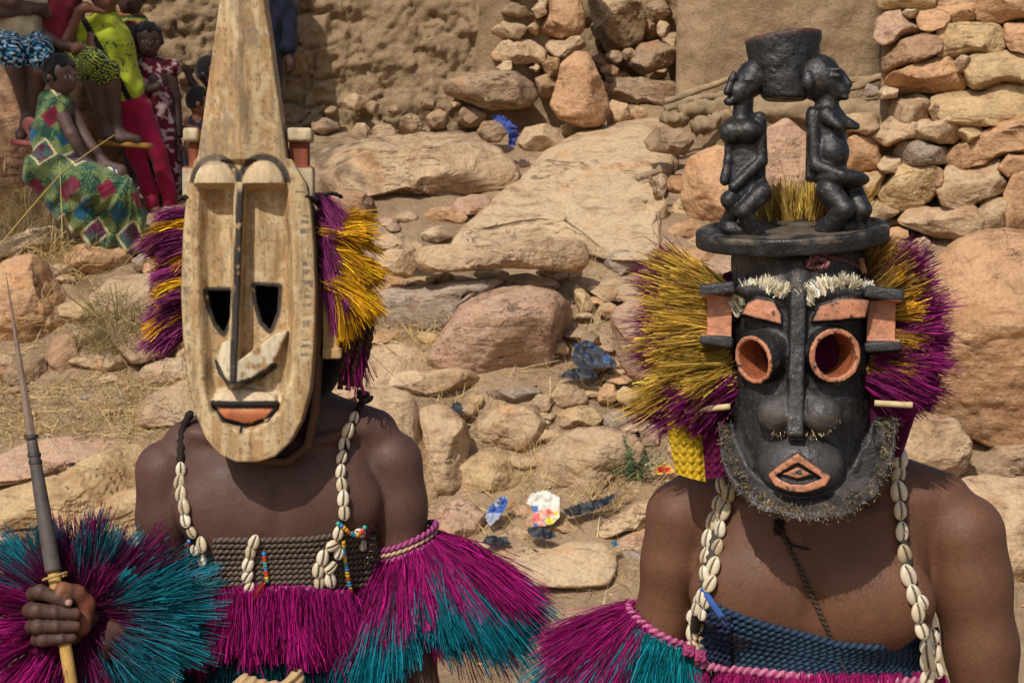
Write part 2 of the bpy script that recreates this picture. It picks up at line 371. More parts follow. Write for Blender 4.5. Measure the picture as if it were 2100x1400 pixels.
def blob(poly, Y, D, tilt=0., box=.72, rough=.05, lvl=4, facets=9, strata=0., tilt_u=0.):
    """rock whose outline is poly (photo pixels), at depth Y (m), D = half thickness in px of that depth"""
    _rs[0] += 1; seed = _rs[0]; R_ = np.random.default_rng(seed)
    p = np.array(poly, float); c = (p.min(0)+p.max(0))/2; th, Rr = poly_radius(p, c); Rm = Rr.mean()
    n, Fc = ico(lvl); rho = np.hypot(n[:, 0], n[:, 1]); an = np.arctan2(-n[:, 1], n[:, 0])
    R = np.interp(an, np.append(th, math.pi), np.append(Rr, Rr[0]))
    q = np.stack([np.cos(an)*rho**box, np.sin(an)*rho**box, np.sign(n[:, 2])*np.abs(n[:, 2])**box], 1)
    for k in range(facets):
        f = R_.normal(size=3); f[2] = abs(f[2])+.35; f[1] -= .25; f /= np.linalg.norm(f); off = R_.uniform(.62, .9)
        over = q@f-off; q = q-np.maximum(over, 0)[:, None]*f*.97
    P = np.stack([q[:, 0]*R, q[:, 1]*R, q[:, 2]*D], 1)
    s = min(Rm, D*1.3); fr = P/s
    d = rough*s*(fbm(fr*1.3, seed, 3)*.9+fbm(fr*4.3, seed+5, 4, .58)*.62)
    cr = fbm(fr*np.array([1.1, 1.9, 1.1])+.5*np.stack([vnoise(fr*2, seed+21), vnoise(fr*2, seed+22), vnoise(fr*2, seed+23)], 1), seed+20, 3)
    d = d-.05*s*np.exp(-(cr/.045)**2)*sstep(-.1, .35, vnoise(fr*1.4, seed+24))
    if lvl >= 5: d = d+rough*s*.3*fbm(fr*13, seed+9, 3, .6)
    if strata:
        a = R_.uniform(-.25, .25); t = (fr[:, 1]*math.cos(a)+fr[:, 0]*math.sin(a))*3.3+fbm(fr*1.2, seed+3, 2)*.8
        tt = np.abs((t % 1)-.5)*2; d = d-strata*s*sstep(.78, 1., tt)*(.4+.6*sstep(-.3, .4, vnoise(fr*2.2, seed+7)))
    nn = q/(np.linalg.norm(q, axis=1, keepdims=True)+1e-9); P = P+nn*d[:, None]*np.array([.8, .8, 1])
    P[:, 2] += tilt*P[:, 1]+tilt_u*P[:, 0]
    P[:, 0] += c[0]; P[:, 1] += c[1]
    return Frame(c[0], c[1], Y).pts(P), Fc
def rock(label, poly, hue='tan', D=None, Y=None, parent=None, name='boulder', cat='boulder', group=None, lvl=None, sink=.12, **k):
    p = np.array(poly, float); lo, hi = p.min(0), p.max(0); w, h = hi-lo; ALLROCK.append((lo, hi, p))
    if D is None: D = .42*math.sqrt(w*h)
    if Y is None: Y = ground((lo[0]+hi[0])/2, hi[1]-sink*h) + .55*D/F*8
    if lvl is None: lvl = 6 if w > 330 else 5 if w > 80 else 4 if w > 30 else 3
    V, Fc = blob(poly, Y, D, lvl=lvl, **k)
    c = np.array(HUE[hue])*rng.uniform(.92, 1.06)
    o = link(name, mk_mesh(name, V, Fc), M_ROCK, parent, color=c)
    if parent is None: tag(o, label, cat, group)
    elif label: o['label'] = label
    return o
def oval(cx, cy, w, h, n=8, j=.12):
    a = np.linspace(0, 2*math.pi, n, endpoint=False)+rng.uniform(0, .7); r = 1+rng.uniform(-j, j, n)
    return [(cx+w/2*math.cos(t)*q, cy+h/2*math.sin(t)*q) for t, q in zip(a, r)]

BIG = [  # label, outline, hue, options
 ('huge long weathered boulder lying under the cracked mud wall', [(610,335),(640,310),(690,293),(770,281),(870,272),(960,276),(1030,305),(1066,345),(1070,365),(1040,388),(960,396),(900,404),(850,426),(780,418),(720,402),(650,390),(620,365)], 'tan', dict(D=150, tilt=.6, rough=.045, strata=.03, facets=5)),
 ('rounded brown rock peeking out beside the purple and yellow tufts', [(672,410),(685,393),(700,387),(745,392),(778,418),(784,450),(765,476),(720,477),(690,465),(672,440)], 'brown', dict()),
 ('small flat orange stone in the hollow under the huge long boulder', [(866,440),(885,425),(930,421),(960,445),(950,459),(880,460)], 'orange', dict()),
 ('pale wedge stone at the foot of the huge sloping slab', [(860,480),(885,466),(915,461),(930,485),(900,498),(870,496)], 'pale', dict()),
 ('huge smooth sloping slab rising towards the stone walls', [(932,492),(985,440),(1040,382),(1085,345),(1110,310),(1190,262),(1290,238),(1380,228),(1400,300),(1360,400),(1340,470),(1345,500),(1325,522),(1230,517),(1160,492),(1050,497),(945,503)], 'sand', dict(D=110, tilt=2.3, rough=.02, facets=2, box=.55, Y=8.75)),
 ('long low block ledge with a flat top and brown front', [(848,512),(880,501),(980,503),(1080,490),(1170,486),(1202,492),(1210,530),(1196,562),(1120,552),(1040,550),(930,557),(865,558),(850,540)], 'tan', dict(D=75, box=.5, facets=3, strata=.03, Y=7.62)),
 ('low rounded stone just above the small stacked blocks', [(752,503),(790,478),(830,481),(872,505),(850,518),(770,514)], 'tan', dict(Y=7.72)),
 ('squarish pale block at the end of the long ledge', [(770,522),(800,511),(848,512),(857,545),(846,570),(800,567),(778,548)], 'tan', dict(strata=.04, Y=7.6)),
 ('dark round boulder sitting on the slope below the sloping slab', [(1236,545),(1245,522),(1270,511),(1300,514),(1320,535),(1313,561),(1270,568),(1245,563)], 'grey', dict()),
 ('small tan rock leaning on the end of the block ledge', [(1097,560),(1115,540),(1140,532),(1161,545),(1169,570),(1150,580),(1120,572)], 'tan', dict()),
 ('long angular rock with a shaded grey front face', [(752,610),(800,590),(870,584),(960,575),(1035,568),(1030,592),(965,612),(938,652),(905,682),(850,688),(790,675),(757,660)], 'grey', dict(D=80, box=.55, facets=6, strata=.04)),
 ('thin light slab tucked behind the great rounded boulder', [(945,582),(1000,568),(1080,559),(1142,574),(1155,592),(1100,604),(1000,604)], 'tan', dict(D=60)),
 ('great rounded boulder with sparkling grains and deep lower cracks', [(865,742),(890,700),(920,664),(942,630),(980,603),(1030,590),(1090,584),(1140,599),(1177,625),(1183,660),(1175,712),(1162,752),(1120,774),(1060,788),(1010,793),(950,779),(895,765)], 'pink', dict(D=125, box=.82, rough=.032, strata=.04, facets=3)),
 ('pale finger shaped stone standing in a gap of the rocks', [(1167,587),(1180,579),(1205,599),(1219,625),(1211,643),(1190,642),(1177,615)], 'yellow', dict()),
 ('big pinkish boulder half hidden behind the yellow straw headdress', [(1247,655),(1260,625),(1300,600),(1360,585),(1440,610),(1450,760),(1390,806),(1342,818),(1290,775),(1258,720)], 'pink', dict(D=100, rough=.035, facets=4)),
 ('flat slab beside the dark round boulder', [(1196,590),(1250,570),(1320,560),(1340,590),(1300,618),(1240,618)], 'tan', dict(tilt=1.2, D=30)),
 ('broad flat rock beside the dark braids', [(700,752),(735,718),(790,707),(850,704),(878,720),(870,762),(830,778),(760,792),(715,785)], 'tan', dict(tilt=.9, D=45, box=.55)),
 ('narrow yellowish rock showing between the braids and the flat rock', [(688,703),(710,660),(737,632),(758,650),(750,692),(730,722),(700,738)], 'yellow', dict()),
 ('low lumpy rock above the black tangled bag', [(745,795),(790,770),(870,754),(930,749),(978,764),(995,797),(960,814),(900,830),(840,824),(780,810)], 'tan', dict(D=60, strata=.05)),
 ('tall smooth boulder behind the bare shoulder', [(720,800),(780,784),(840,798),(868,850),(874,905),(884,960),(898,1010),(890,1075),(840,1060),(780,900)], 'tan', dict(D=80)),
 ('tall rough boulder with pitted surface next to smooth one', [(857,838),(890,824),(932,839),(957,870),(967,905),(964,950),(952,992),(920,1024),(893,1014),(873,945),(868,890)], 'tan', dict(D=70, rough=.08, facets=3)),
 ('wedge shaped cracked rock in the middle of the scree', [(956,862),(1000,837),(1050,827),(1097,839),(1121,865),(1107,902),(1075,928),(1040,918),(990,908),(967,888)], 'tan', dict(D=62, strata=.07, facets=6)),
 ('yellowish rock with a wavy top below the cracked wedge', [(941,957),(970,929),(1020,921),(1052,934),(1058,965),(1086,986),(1078,1008),(1020,1019),(960,1026),(936,1003)], 'yellow', dict(D=55, strata=.06)),
 ('large slanting rock with long diagonal cracks', [(1086,938),(1130,904),(1180,878),(1240,873),(1302,888),(1326,915),(1314,948),(1262,968),(1238,1003),(1212,1034),(1160,1019),(1112,1013),(1097,972)], 'tan', dict(D=85, strata=.06, box=.62, tilt=.4, rough=.035, facets=5)),
 ('small yellow block with rounded corners above the slanting rock', [(1128,847),(1160,829),(1210,831),(1238,855),(1227,875),(1180,880),(1138,875)], 'yellow', dict(D=36)),
 ('grey round cobble wedged in the scree', oval(1259,862,56,46), 'grey', dict()),
 ('thin grey slate slab lying flat', [(995,802),(1050,792),(1111,796),(1107,815),(1060,829),(1002,824)], 'grey', dict(D=30, box=.5)),
 ('small tan stone behind the cracked wedge', [(1078,832),(1105,806),(1132,813),(1127,842),(1090,852)], 'tan', dict()),
 ('angular tan rock under the black plastic shred', [(1126,814),(1150,779),(1187,775),(1208,800),(1203,831),(1150,839)], 'tan', dict(facets=7)),
 ('small orange angular stone next to the angular tan rock', [(1222,807),(1240,786),(1260,788),(1268,816),(1251,833),(1228,825)], 'orange', dict(facets=7)),
 ('pale plank shaped stone pointing at the woven band', [(1262,806),(1280,791),(1332,813),(1349,831),(1337,848),(1300,838),(1267,823)], 'pale', dict(box=.55)),
 ('reddish square stone by the woven band', [(1308,880),(1325,868),(1350,872),(1352,912),(1320,917)], 'pink', dict(facets=6)),
 ('rounded base stone beside the magenta arm fringe', [(888,1063),(908,1034),(940,1022),(977,1028),(997,1055),(995,1098),(976,1119),(930,1116),(897,1104)], 'pink', dict(D=50)),
 ('small tan stone in front of the torn packet', [(1036,1093),(1060,1076),(1092,1083),(1119,1101),(1102,1119),(1060,1122)], 'tan', dict()),
 ('layered slab sloping up towards the bare brown shoulder', [(1195,1092),(1260,1060),(1330,1013),(1420,975),(1430,1060),(1340,1076),(1290,1086),(1220,1111)], 'tan', dict(tilt=.9, D=45, strata=.08)),
 ('reddish lower slab under the layered slab', [(1218,1113),(1260,1088),(1320,1073),(1420,1075),(1420,1125),(1310,1126),(1240,1130)], 'pink', dict(tilt=.9, D=40)),
 ('wide flat worn slab with a rosy spot set in the dust', [(1026,1184),(1050,1150),(1100,1124),(1180,1108),(1242,1113),(1266,1140),(1264,1167),(1248,1198),(1180,1204),(1100,1202),(1055,1199)], 'sand', dict(tilt=1.2, D=34, box=.6, facets=2, rough=.03)),
 ('thin grey slate by the elbow of the dancer in blue', [(1258,1128),(1330,1118),(1340,1145),(1280,1155)], 'grey', dict(tilt=1, D=14)),
 ('low half buried stone near the teal fringe tips', [(1070,1345),(1090,1313),(1114,1318),(1119,1362),(1103,1400),(1078,1396)], 'tan', dict(D=30)),
 ('big orange boulder with dark cracks beside the spear', [(-50,560),(0,540),(30,521),(75,518),(102,540),(112,560),(137,600),(141,630),(117,672),(87,713),(60,734),(0,739),(-50,710)], 'orange', dict(D=100, strata=.05, rough=.07)),
 ('egg shaped stone below the big orange boulder', [(94,722),(110,688),(135,678),(162,700),(168,740),(152,778),(115,783),(95,763)], 'brown', dict()),
 ('dull low stone behind the spear shaft', [(5,762),(40,734),(90,733),(97,760),(82,789),(15,789)], 'dim', dict()),
 ('squat brown rock at the hem of the patterned skirt', [(115,535),(150,503),(210,495),(252,503),(271,530),(263,563),(200,574),(155,560)], 'orange', dict(D=60, strata=.04)),
 ('straw coloured rock behind the dry grass', [(-20,505),(60,468),(110,463),(143,490),(133,514),(60,530),(-20,530)], 'pale', dict(D=60)),
 ('pale sloping rock under the dry thorn bush', [(180,605),(230,563),(310,557),(345,600),(378,640),(378,705),(330,735),(268,745),(235,705),(203,655)], 'tan', dict(tilt=.8, D=55, rough=.06)),
 ('pale split stone next to the mask edge', [(281,768),(300,744),(335,733),(378,733),(388,777),(330,789),(292,789)], 'pale', dict(strata=.06)),
 ('smooth tan slab behind the strapped shoulder', [(268,855),(290,820),(330,793),(390,778),(410,872),(330,879),(276,876)], 'tan', dict(tilt=.6, D=45)),
 ('pinkish flat slab crossing behind the spear', [(-40,945),(60,903),(130,893),(310,900),(310,948),(200,965),(100,980),(-40,990)], 'pink', dict(tilt=1.0, D=45, box=.55)),
 ('long yellow slab with wavy layers behind the teal tufts', [(-40,1015),(60,985),(120,973),(180,938),(240,918),(300,912),(300,985),(290,1035),(220,1062),(120,1072),(-40,1085)], 'yellow', dict(tilt=.8, D=70, strata=.08)),
 ('lowest yellow ledge under the long wavy slab', [(110,1075),(180,1040),(240,1010),(310,1000),(320,1070),(250,1095),(150,1105)], 'yellow', dict(tilt=.5, D=55, strata=.08)),
 ('small grey stone at the feet of the children', [(266,531),(290,519),(328,527),(325,553),(278,558)], 'grey', dict()),
 ('broad lumpy rock face set into the foot of the mud wall', [(905,168),(950,155),(1000,141),(1060,147),(1097,170),(1108,202),(1082,221),(1010,225),(950,208),(910,193)], 'dim', dict(Y=9.35, D=70)),
 ('tall upright orange boulder propped against the rubble', [(1138,182),(1149,130),(1180,101),(1207,104),(1227,150),(1242,190),(1250,227),(1237,258),(1200,264),(1148,243),(1129,217)], 'orange', dict(D=60, rough=.05, Y=9.2, facets=3, box=.8, strata=.03)),
 ('block with a rounded edge under the blue rag', [(1060,292),(1074,260),(1120,253),(1152,264),(1163,290),(1147,312),(1110,328),(1068,318)], 'tan', dict(D=50)),
 ('small cube shaped stone at the foot of the upright boulder', [(1147,260),(1168,243),(1196,241),(1208,265),(1192,288),(1158,283)], 'yellow', dict(facets=7)),
 ('small stone the blue rag hangs from', [(976,272),(990,249),(1030,246),(1043,270),(1022,293),(992,293)], 'dim', dict(Y=9.0)),
 ('big smooth rock at the head of the passage', [(1195,-40),(1300,-40),(1325,40),(1318,82),(1282,98),(1243,108),(1218,60)], 'tan', dict(Y=10.4, D=60)),
 ('grey brown stone in the shaded passage', [(1285,135),(1308,90),(1350,76),(1390,100),(1380,132),(1320,155)], 'dim', dict(Y=10.2, D=50)),
 ('dark flat rock lying in the shade of the passage', [(1243,195),(1262,160),(1320,158),(1390,170),(1390,218),(1300,222)], 'dim', dict(Y=10.0, D=50)),
 ('pale block at the step of the passage', [(1240,228),(1254,204),(1287,212),(1297,240),(1283,262),(1246,262)], 'tan', dict(Y=9.4)),
 ('small pale stone next to the step block', [(1286,240),(1300,216),(1325,222),(1330,246),(1305,256)], 'pale', dict(Y=9.5)),
 ('huge smooth topped boulder with fractured lower face beside the purple tufts', [(1880,640),(1900,560),(1925,520),(1962,490),(2022,473),(2100,477),(2190,520),(2220,800),(2120,912),(2060,923),(1980,893),(1920,863),(1888,812),(1886,720)], 'orange', dict(D=150, Y=7.0, rough=.036, box=.85, facets=2, strata=.03)),
 ('wedged angular rock under the huge smooth topped boulder', [(1835,930),(1850,860),(1885,830),(1960,860),(1992,905),(1980,965),(1942,1000),(1870,985),(1838,960)], 'tan', dict(D=60, Y=6.85)),
 ('broad pale rock behind the bare arm', [(1940,1000),(2010,975),(2110,958),(2180,1000),(2180,1180),(2100,1230),(2030,1150),(1980,1060)], 'tan', dict(D=90, Y=6.5, strata=.04)),
 ('low rock in the shade under the huge boulder', [(1975,960),(2040,915),(2160,900),(2180,980),(2100,1000),(1990,1000)], 'dim', dict(D=40, Y=6.95)),
 ('weathered log shaped stone at the foot of the beams', [(1316,288),(1345,258),(1400,267),(1424,290),(1407,321),(1327,308)], 'dim', dict(Y=8.55, box=.6)),
 ('large orange rounded boulder behind the carved figures', [(1396,365),(1418,320),(1470,297),(1530,315),(1556,360),(1550,450),(1480,478),(1415,465),(1396,410)], 'orange', dict(Y=8.25, D=80)),
 ('tall rosy slab standing behind the carved figures', [(1530,330),(1560,270),(1610,240),(1655,275),(1700,325),(1705,430),(1640,455),(1550,450)], 'pink', dict(Y=8.45, D=60, rough=.03)),
]
for lb, po, hu, op in BIG: rock(lb, po, hu, **op)
SMALL = [(1361,335,62,52,'tan'),(1388,380,50,48,'orange'),(1347,435,54,70,'tan'),(1408,428,66,52,'yellow'),(1410,478,88,52,'orange'),(1357,508,40,34,'tan'),
 (1326,378,34,30,'brown'),(1380,520,60,40,'tan'),(1440,500,60,40,'tan'),(1083,236,44,40,'tan'),(1131,236,34,44,'dim'),(1085,336,50,32,'pink'),(1146,372,26,14,'grey'),(1175,300,40,26,'tan'),
 (978,822,40,30,'yellow'),(1077,1052,40,34,'pink'),(1246,636,44,38,'tan'),(1215,745,66,50,'tan'),(1150,715,38,34,'tan'),(1210,700,46,40,'dim'),(1130,1100,34,20,'tan'),
 (40,800,40,20,'dim'),(230,780,60,22,'pale'),(175,815,30,14,'grey'),(235,845,46,16,'tan'),(1292,905,36,36,'tan'),(1335,840,50,36,'tan'),(1165,868,44,26,'dim'),(890,800,40,30,'dim'),
 (880,545,40,26,'tan'),(905,568,60,24,'tan'),(1010,562,80,22,'tan'),(1180,560,30,26,'tan'),(1340,965,50,40,'tan'),(1310,1000,40,24,'pale'),(1020,1060,36,26,'tan'),(820,560,40,30,'tan'),
 (1260,118,36,30,'dim'),(1290,112,34,28,'dim'),(1250,145,40,26,'dim'),(1360,60,30,40,'pale'),(1350,20,50,40,'dim'),(1345,110,36,30,'dim'),(700,570,50,30,'tan'),(320,600,40,30,'tan'),(60,850,40,14,'tan'),
 (1890,500,40,30,'tan'),(1840,480,50,36,'orange'),(1780,470,60,40,'tan'),(1720,480,60,36,'tan'),(1660,470,50,40,'tan'),(1590,470,60,36,'tan'),(1520,490,60,36,'tan')]
def short(lb):
    for t in (' lying', ' peeking', ' in the', ' at the', ' rising', ' with', ' just', ' sitting', ' leaning', ' tucked', ' standing', ' half', ' beside', ' showing', ' above', ' behind', ' next', ' below', ' wedged', ' under', ' pointing', ' by ', ' sloping up', ' set', ' near', ' crossing', ' the ', ' propped', ' between'):
        lb = lb.split(t)[0]
    return lb
BIGC = [(short(lb), np.array(po).mean(0)) for lb, po, hu, op in BIG]
def near(cx, cy): return min(BIGC, key=lambda q: math.hypot(q[1][0]-cx, 1.6*(q[1][1]-cy)))[0]
for cx, cy, w, h, hu in SMALL:
    rock('%s loose stone by the %s' % ({'tan': 'small tan', 'orange': 'small orange', 'yellow': 'small yellowish', 'brown': 'small brown', 'dim': 'small dull brown', 'grey': 'small grey', 'pink': 'small rosy', 'pale': 'small pale'}[hu], near(cx, cy)), oval(cx, cy, w, h), hu, name='loose_stone', cat='stone', group='loose stones on the slope', **({'Y': 10.2} if cy < 160 and 1230 < cx < 1380 else {}))

# ------------------------------------------------------------------ walls
def heightwall(name, px0, px1, py0, py1, Y0, Y1, depthfn, res, mat, thick=.35):
    """wall sheet with relief facing the camera, closed by a back; corners given in photo pixels at depths Y0 (px0) and Y1 (px1)"""
    a, b = at(px0, py1, Y0), at(px1, py1, Y1); zt = at(px0, py0, Y0)[2]; n = int(np.linalg.norm((b-a)[:2])/res); zb = min(a[2], b[2])-.25
    m = int((zt-zb)/res); t = np.linspace(0, 1, n); zz = np.linspace(zb, zt, m); T, Z = np.meshgrid(t, zz, indexing='ij')
    e = (b-a)[:2]; L = np.linalg.norm(e); nrm = np.array([e[1], -e[0]])/L
    d = depthfn(T*L, Z); X = a[0]+T*e[0]+nrm[0]*d; Yy = a[1]+T*e[1]+nrm[1]*d
    V = np.stack([X, Yy, Z], -1).reshape(-1, 3); B = V.reshape(n, m, 3).copy()
    B[..., 0] = a[0]+T*e[0]-nrm[0]*thick; B[..., 1] = a[1]+T*e[1]-nrm[1]*thick; B = B[[0, -1]][:, [0, -1]].reshape(-1, 3)
    i = (np.arange(n-1)*m)[:, None]+np.arange(m-1)[None]; Q = np.stack([i, i+m, i+m+1, i+1], -1).reshape(-1, 4)
    k = n*m; f = lambda i_, j_: i_*m+j_
    tri = [np.array([[k, f(0, j), f(0, j+1)] for j in range(m-1)]+[[k, f(0, m-1), k+1]]+[[k+2, f(n-1, j+1), f(n-1, j)] for j in range(m-1)]+[[k+2, k+3, f(n-1, m-1)]]
                    +[[k+1, f(i_, m-1), f(i_+1, m-1)] for i_ in range(n-1)]+[[k+1, f(n-1, m-1), k+3]])]
    return link(name, mk_mesh(name, np.concatenate([V, B]), [Q]+tri+[np.array([[k, k+1, k+3, k+2]])]), mat)
def mud_relief(x, z):
    p = np.stack([x, z*0, z], -1); w = np.stack([x+.08*fbm(p*3, 41, 3), z*0, z+.06*fbm(p*3, 42, 3)], -1)
    cell = np.abs(((w[..., 2]/.15+.5*vnoise(w*2, 5)) % 1)-.5)*2; row = np.floor(w[..., 2]/.15+.5*vnoise(w*2, 5))
    cx = np.abs(((w[..., 0]/.21+row*.37+.3*vnoise(w*3, 8)) % 1)-.5)*2
    crack = np.maximum(sstep(.8, 1, cell), sstep(.86, 1, cx)*.8)*(.25+.75*sstep(-.2, .4, fbm(p*1.7, 77, 2)))
    lump = fbm(p*2.2, 21, 3)*.04+fbm(p*8, 22, 4)*.022+fbm(p*26, 23, 3)*.014
    vc = np.exp(-(fbm(w*np.array([5, 5, 1.6]), 97, 3)/.05)**2)*sstep(-.1, .3, vnoise(p*2.3, 96))
    hole = sstep(.42, .62, fbm(p*3.1, 91, 3)); chip = sstep(.1, .3, vnoise(np.floor(w*np.array([6, 1, 8]))*1.7, 93))*.018; return lump-.04*crack-.05*hole-.03*vc+chip
mw = heightwall('mud_wall', -260, 1012, -420, 262, 9.5, 9.62, mud_relief, .0155, M_MUD)
tag(mw, 'rough cracked mud brick wall behind the standing children', 'wall', kind='thing')
ROWS = [(668,258,62,38),(690,292,60,40),(741,276,44,50),(786,276,56,50),(843,258,54,52),(898,246,54,42),(965,240,72,46),(878,214,36,30),(727,210,46,38),(606,274,60,32),(765,220,30,30),(640,290,40,40),(680,228,30,24),
        (810,226,34,22),(935,214,26,16),(1012,158,26,20),(560,285,44,34)]
for cx, cy, w, h in ROWS:
    rock(None, oval(cx, cy, w, h, j=.06), rng.choice(['dim', 'tan', 'dim']), parent=mw, name='stone', Y=9.43, D=24, box=.5)
# rubble pier at the end of the mud wall
pier = heightwall('rubble_pier', 985, 1160, -300, 270, 9.5, 9.62, lambda x, z: fbm(np.stack([x*6, z*0, z*6], -1), 31, 4)*.035, .03, M_MUD)
tag(pier, 'rubble pier of tan stones at the end of the mud wall', 'wall', kind='thing')
PIER = [([(1006,112),(1030,85),(1060,77),(1100,84),(1120,105),(1117,130),(1070,132),(1013,124)],'tan'),([(1003,63),(1030,44),(1066,41),(1083,60),(1067,80),(1018,77)],'tan'),
 ([(1100,66),(1122,30),(1128,-10),(1188,-10),(1202,30),(1194,68),(1150,78)],'orange'),([(1116,97),(1128,79),(1190,73),(1203,95),(1182,115),(1143,121)],'tan'),
 ([(1108,130),(1120,112),(1148,118),(1152,150),(1125,162)],'yellow'),([(1025,25),(1050,5),(1085,10),(1095,35),(1060,42)],'dim'),([(1090,20),(1105,-5),(1128,0),(1122,30),(1100,40)],'tan'),
 ([(1015,140),(1030,122),(1050,125),(1052,145),(1030,150)],'tan'),([(1082,138),(1100,130),(1112,140),(1100,150)],'tan'),([(1096,160),(1122,152),(1150,172),(1140,205),(1108,198)],'tan'),([(1080,56),(1095,45),(1110,55),(1100,75),(1085,72)],'tan'),
 ([(1025,-30),(1060,-50),(1110,-40),(1115,-12),(1050,0)],'tan'),([(1120,-20),(1130,-70),(1185,-75),(1200,-30),(1170,-10)],'orange')]
for po, hu in PIER: rock(None, po, hu, parent=pier, name='stone', Y=9.44, D=38, box=.6, facets=6, rough=.06)
# earth bank closing the passage behind the pier
bank = heightwall('earth_bank', 1120, 1460, -420, 240, 10.75, 10.75, mud_relief, .03, M_MUD)
tag(bank, 'shaded earth bank at the end of the passage between the walls', 'bank', kind='thing')
for cx, cy, w, h in [(1235,130,50,40),(1262,95,46,34),(1310,120,60,40),(1345,150,54,34),(1270,160,60,30),(1330,60,44,40),(1375,90,50,60),(1350,30,60,40),(1230,60,40,50),(1240,180,50,30),(1310,190,60,30),(1365,180,60,36)]:
    rock(None, oval(cx, cy, w, h), str(rng.choice(['dim', 'tan', 'brown'])), parent=bank, name='stone', Y=10.55, D=34, box=.55)
# plastered house
def plaster_relief(x, z):
    p = np.stack([x, z*0, z], -1); ck = np.exp(-(fbm(p*np.array([2.2, 1, .9]), 66, 4)/.022)**2)*sstep(0, .4, vnoise(p*1.3, 67))
    return fbm(p*1.5, 61, 3)*.035+fbm(p*9, 62, 4, .6)*.01-.012*ck-.12*sstep(.14+.07*fbm(p*7, 68, 3), -.06, x)-.1*sstep(1.0+.05*fbm(p*7, 69, 3), 1.16, x)
house = heightwall('plastered_mud_house', 1384, 1806, -420, 212, 9.15, 9.0, plaster_relief, .02, M_PLASTER, 2.6)
tag(house, 'smooth plastered mud house wall above the wooden beams', 'house', kind='thing')
# dry stone wall
wall = heightwall('dry_stone_wall', 1795, 2420, -420, 520, 8.42, 8.02, lambda x, z: fbm(np.stack([x*5, z*0, z*5], -1), 33, 4)*.03, .035, M_MUD, .4)
tag(wall, 'dry stone wall of stacked orange sandstone blocks', 'wall', kind='thing')
WS = [([(1800,-12),(1915,-12),(1912,14),(1860,22),(1806,18)],'yellow'),([(1848,28),(1865,15),(1886,22),(1880,37),(1855,38)],'pale'),([(1800,42),(1815,25),(1850,22),(1886,50),(1891,70),(1850,77),(1815,90),(1796,76)],'pink'),
 ([(1885,32),(1900,8),(1950,2),(2002,14),(1957,47),(1910,63),(1888,56)],'orange'),([(1950,30),(1965,12),(2004,14),(2006,40),(1960,48)],'orange'),([(2006,22),(2012,-12),(2120,-12),(2120,32),(2062,44),(2013,42)],'orange'),
 ([(1923,82),(1930,58),(1975,47),(2042,55),(2062,90),(2042,107),(1975,120),(1929,112)],'yellow'),([(2053,72),(2065,50),(2130,50),(2130,114),(2075,101)],'orange'),([(1813,118),(1850,85),(1895,69),(1927,85),(1924,107),(1870,131),(1818,148)],'brown'),
 ([(1955,130),(1970,112),(1990,120),(1986,148),(1962,150)],'pale'),([(1983,142),(1995,117),(2060,108),(2130,125),(2130,174),(2040,181),(1998,178)],'yellow'),([(1823,162),(1850,145),(1920,117),(1947,119),(1983,160),(1967,184),(1900,190),(1833,188)],'orange'),
 ([(1798,190),(1815,177),(1840,183),(1838,200),(1808,202)],'pale'),([(1824,227),(1835,201),(1880,194),(1914,215),(1907,247),(1870,261),(1828,245)],'tan'),([(1905,225),(1915,206),(1930,212),(1932,240),(1915,247)],'tan'),
 ([(1918,202),(1950,187),(2050,178),(2130,180),(2130,234),(2060,253),(1990,255),(1938,243)],'yellow'),([(1783,277),(1825,242),(1882,254),(1878,287),(1820,298)],'tan'),([(1870,266),(1890,247),(1960,246),(1977,270),(1957,293),(1878,288)],'tan'),
 ([(1955,275),(1975,254),(2008,252),(2015,270),(1985,292)],'yellow'),([(1726,312),(1745,284),(1790,276),(1803,300),(1803,343),(1745,349)],'orange'),([(1833,316),(1845,294),(1900,288),(1943,299),(1938,333),(1850,338)],'grey'),
 ([(1936,322),(1960,300),(2050,256),(2130,236),(2130,302),(2040,328),(1960,348)],'orange'),([(1800,340),(1815,320),(1845,325),(1846,352),(1815,362)],'tan'),([(1816,372),(1835,339),(1890,336),(1924,350),(1918,392),(1880,428),(1830,433),(1808,402)],'yellow'),
 ([(1928,392),(1945,345),(2050,331),(2074,375),(2042,413),(1975,433),(1938,418)],'tan'),([(2050,345),(2070,318),(2130,300),(2130,355),(2075,365)],'orange'),([(2062,400),(2075,362),(2130,350),(2130,490),(2070,486)],'orange'),
 ([(1848,457),(1870,430),(1990,424),(2013,450),(2003,484),(1930,489)],'tan'),([(2003,440),(2020,405),(2062,410),(2068,482),(2010,484)],'tan'),([(1755,378),(1770,350),(1812,358),(1810,398),(1768,402)],'yellow'),
 ([(1735,425),(1760,402),(1815,405),(1840,435),(1800,455),(1750,450)],'tan'),([(1720,270),(1735,238),(1790,232),(1800,262),(1765,282)],'tan'),([(1918,358),(1930,345),(1940,360),(1930,385),(1920,380)],'brown'),([(1840,268),(1852,258),(1868,266),(1860,280)],'tan')]
for po, hu in WS:
    cx, cy = np.mean(po, 0); po = [(cx+(a-cx)*1.1, cy+(b-cy)*1.13) for a, b in po]; rock(None, po, hu, parent=wall, name='stone', Y=8.3-.4*(cx-1795)/625-.09, D=52, box=.42, facets=5, rough=.045, strata=.05, lvl=5 if cx < 2080 and abs(po[0][0]-po[3][0]) > 115 else 4)
for k in range(26):        # the wall goes on above and beside the picture
    cx, cy = (rng.uniform(1830, 2380), rng.uniform(-380, -40)) if k < 13 else (rng.uniform(2180, 2400), rng.uniform(0, 460))
    rock(None, oval(cx, cy, 110, 60), rng.choice(['orange', 'yellow', 'tan']), parent=wall, name='stone', Y=8.3-.4*(cx-1795)/625-.09, D=48, box=.58, lvl=3)
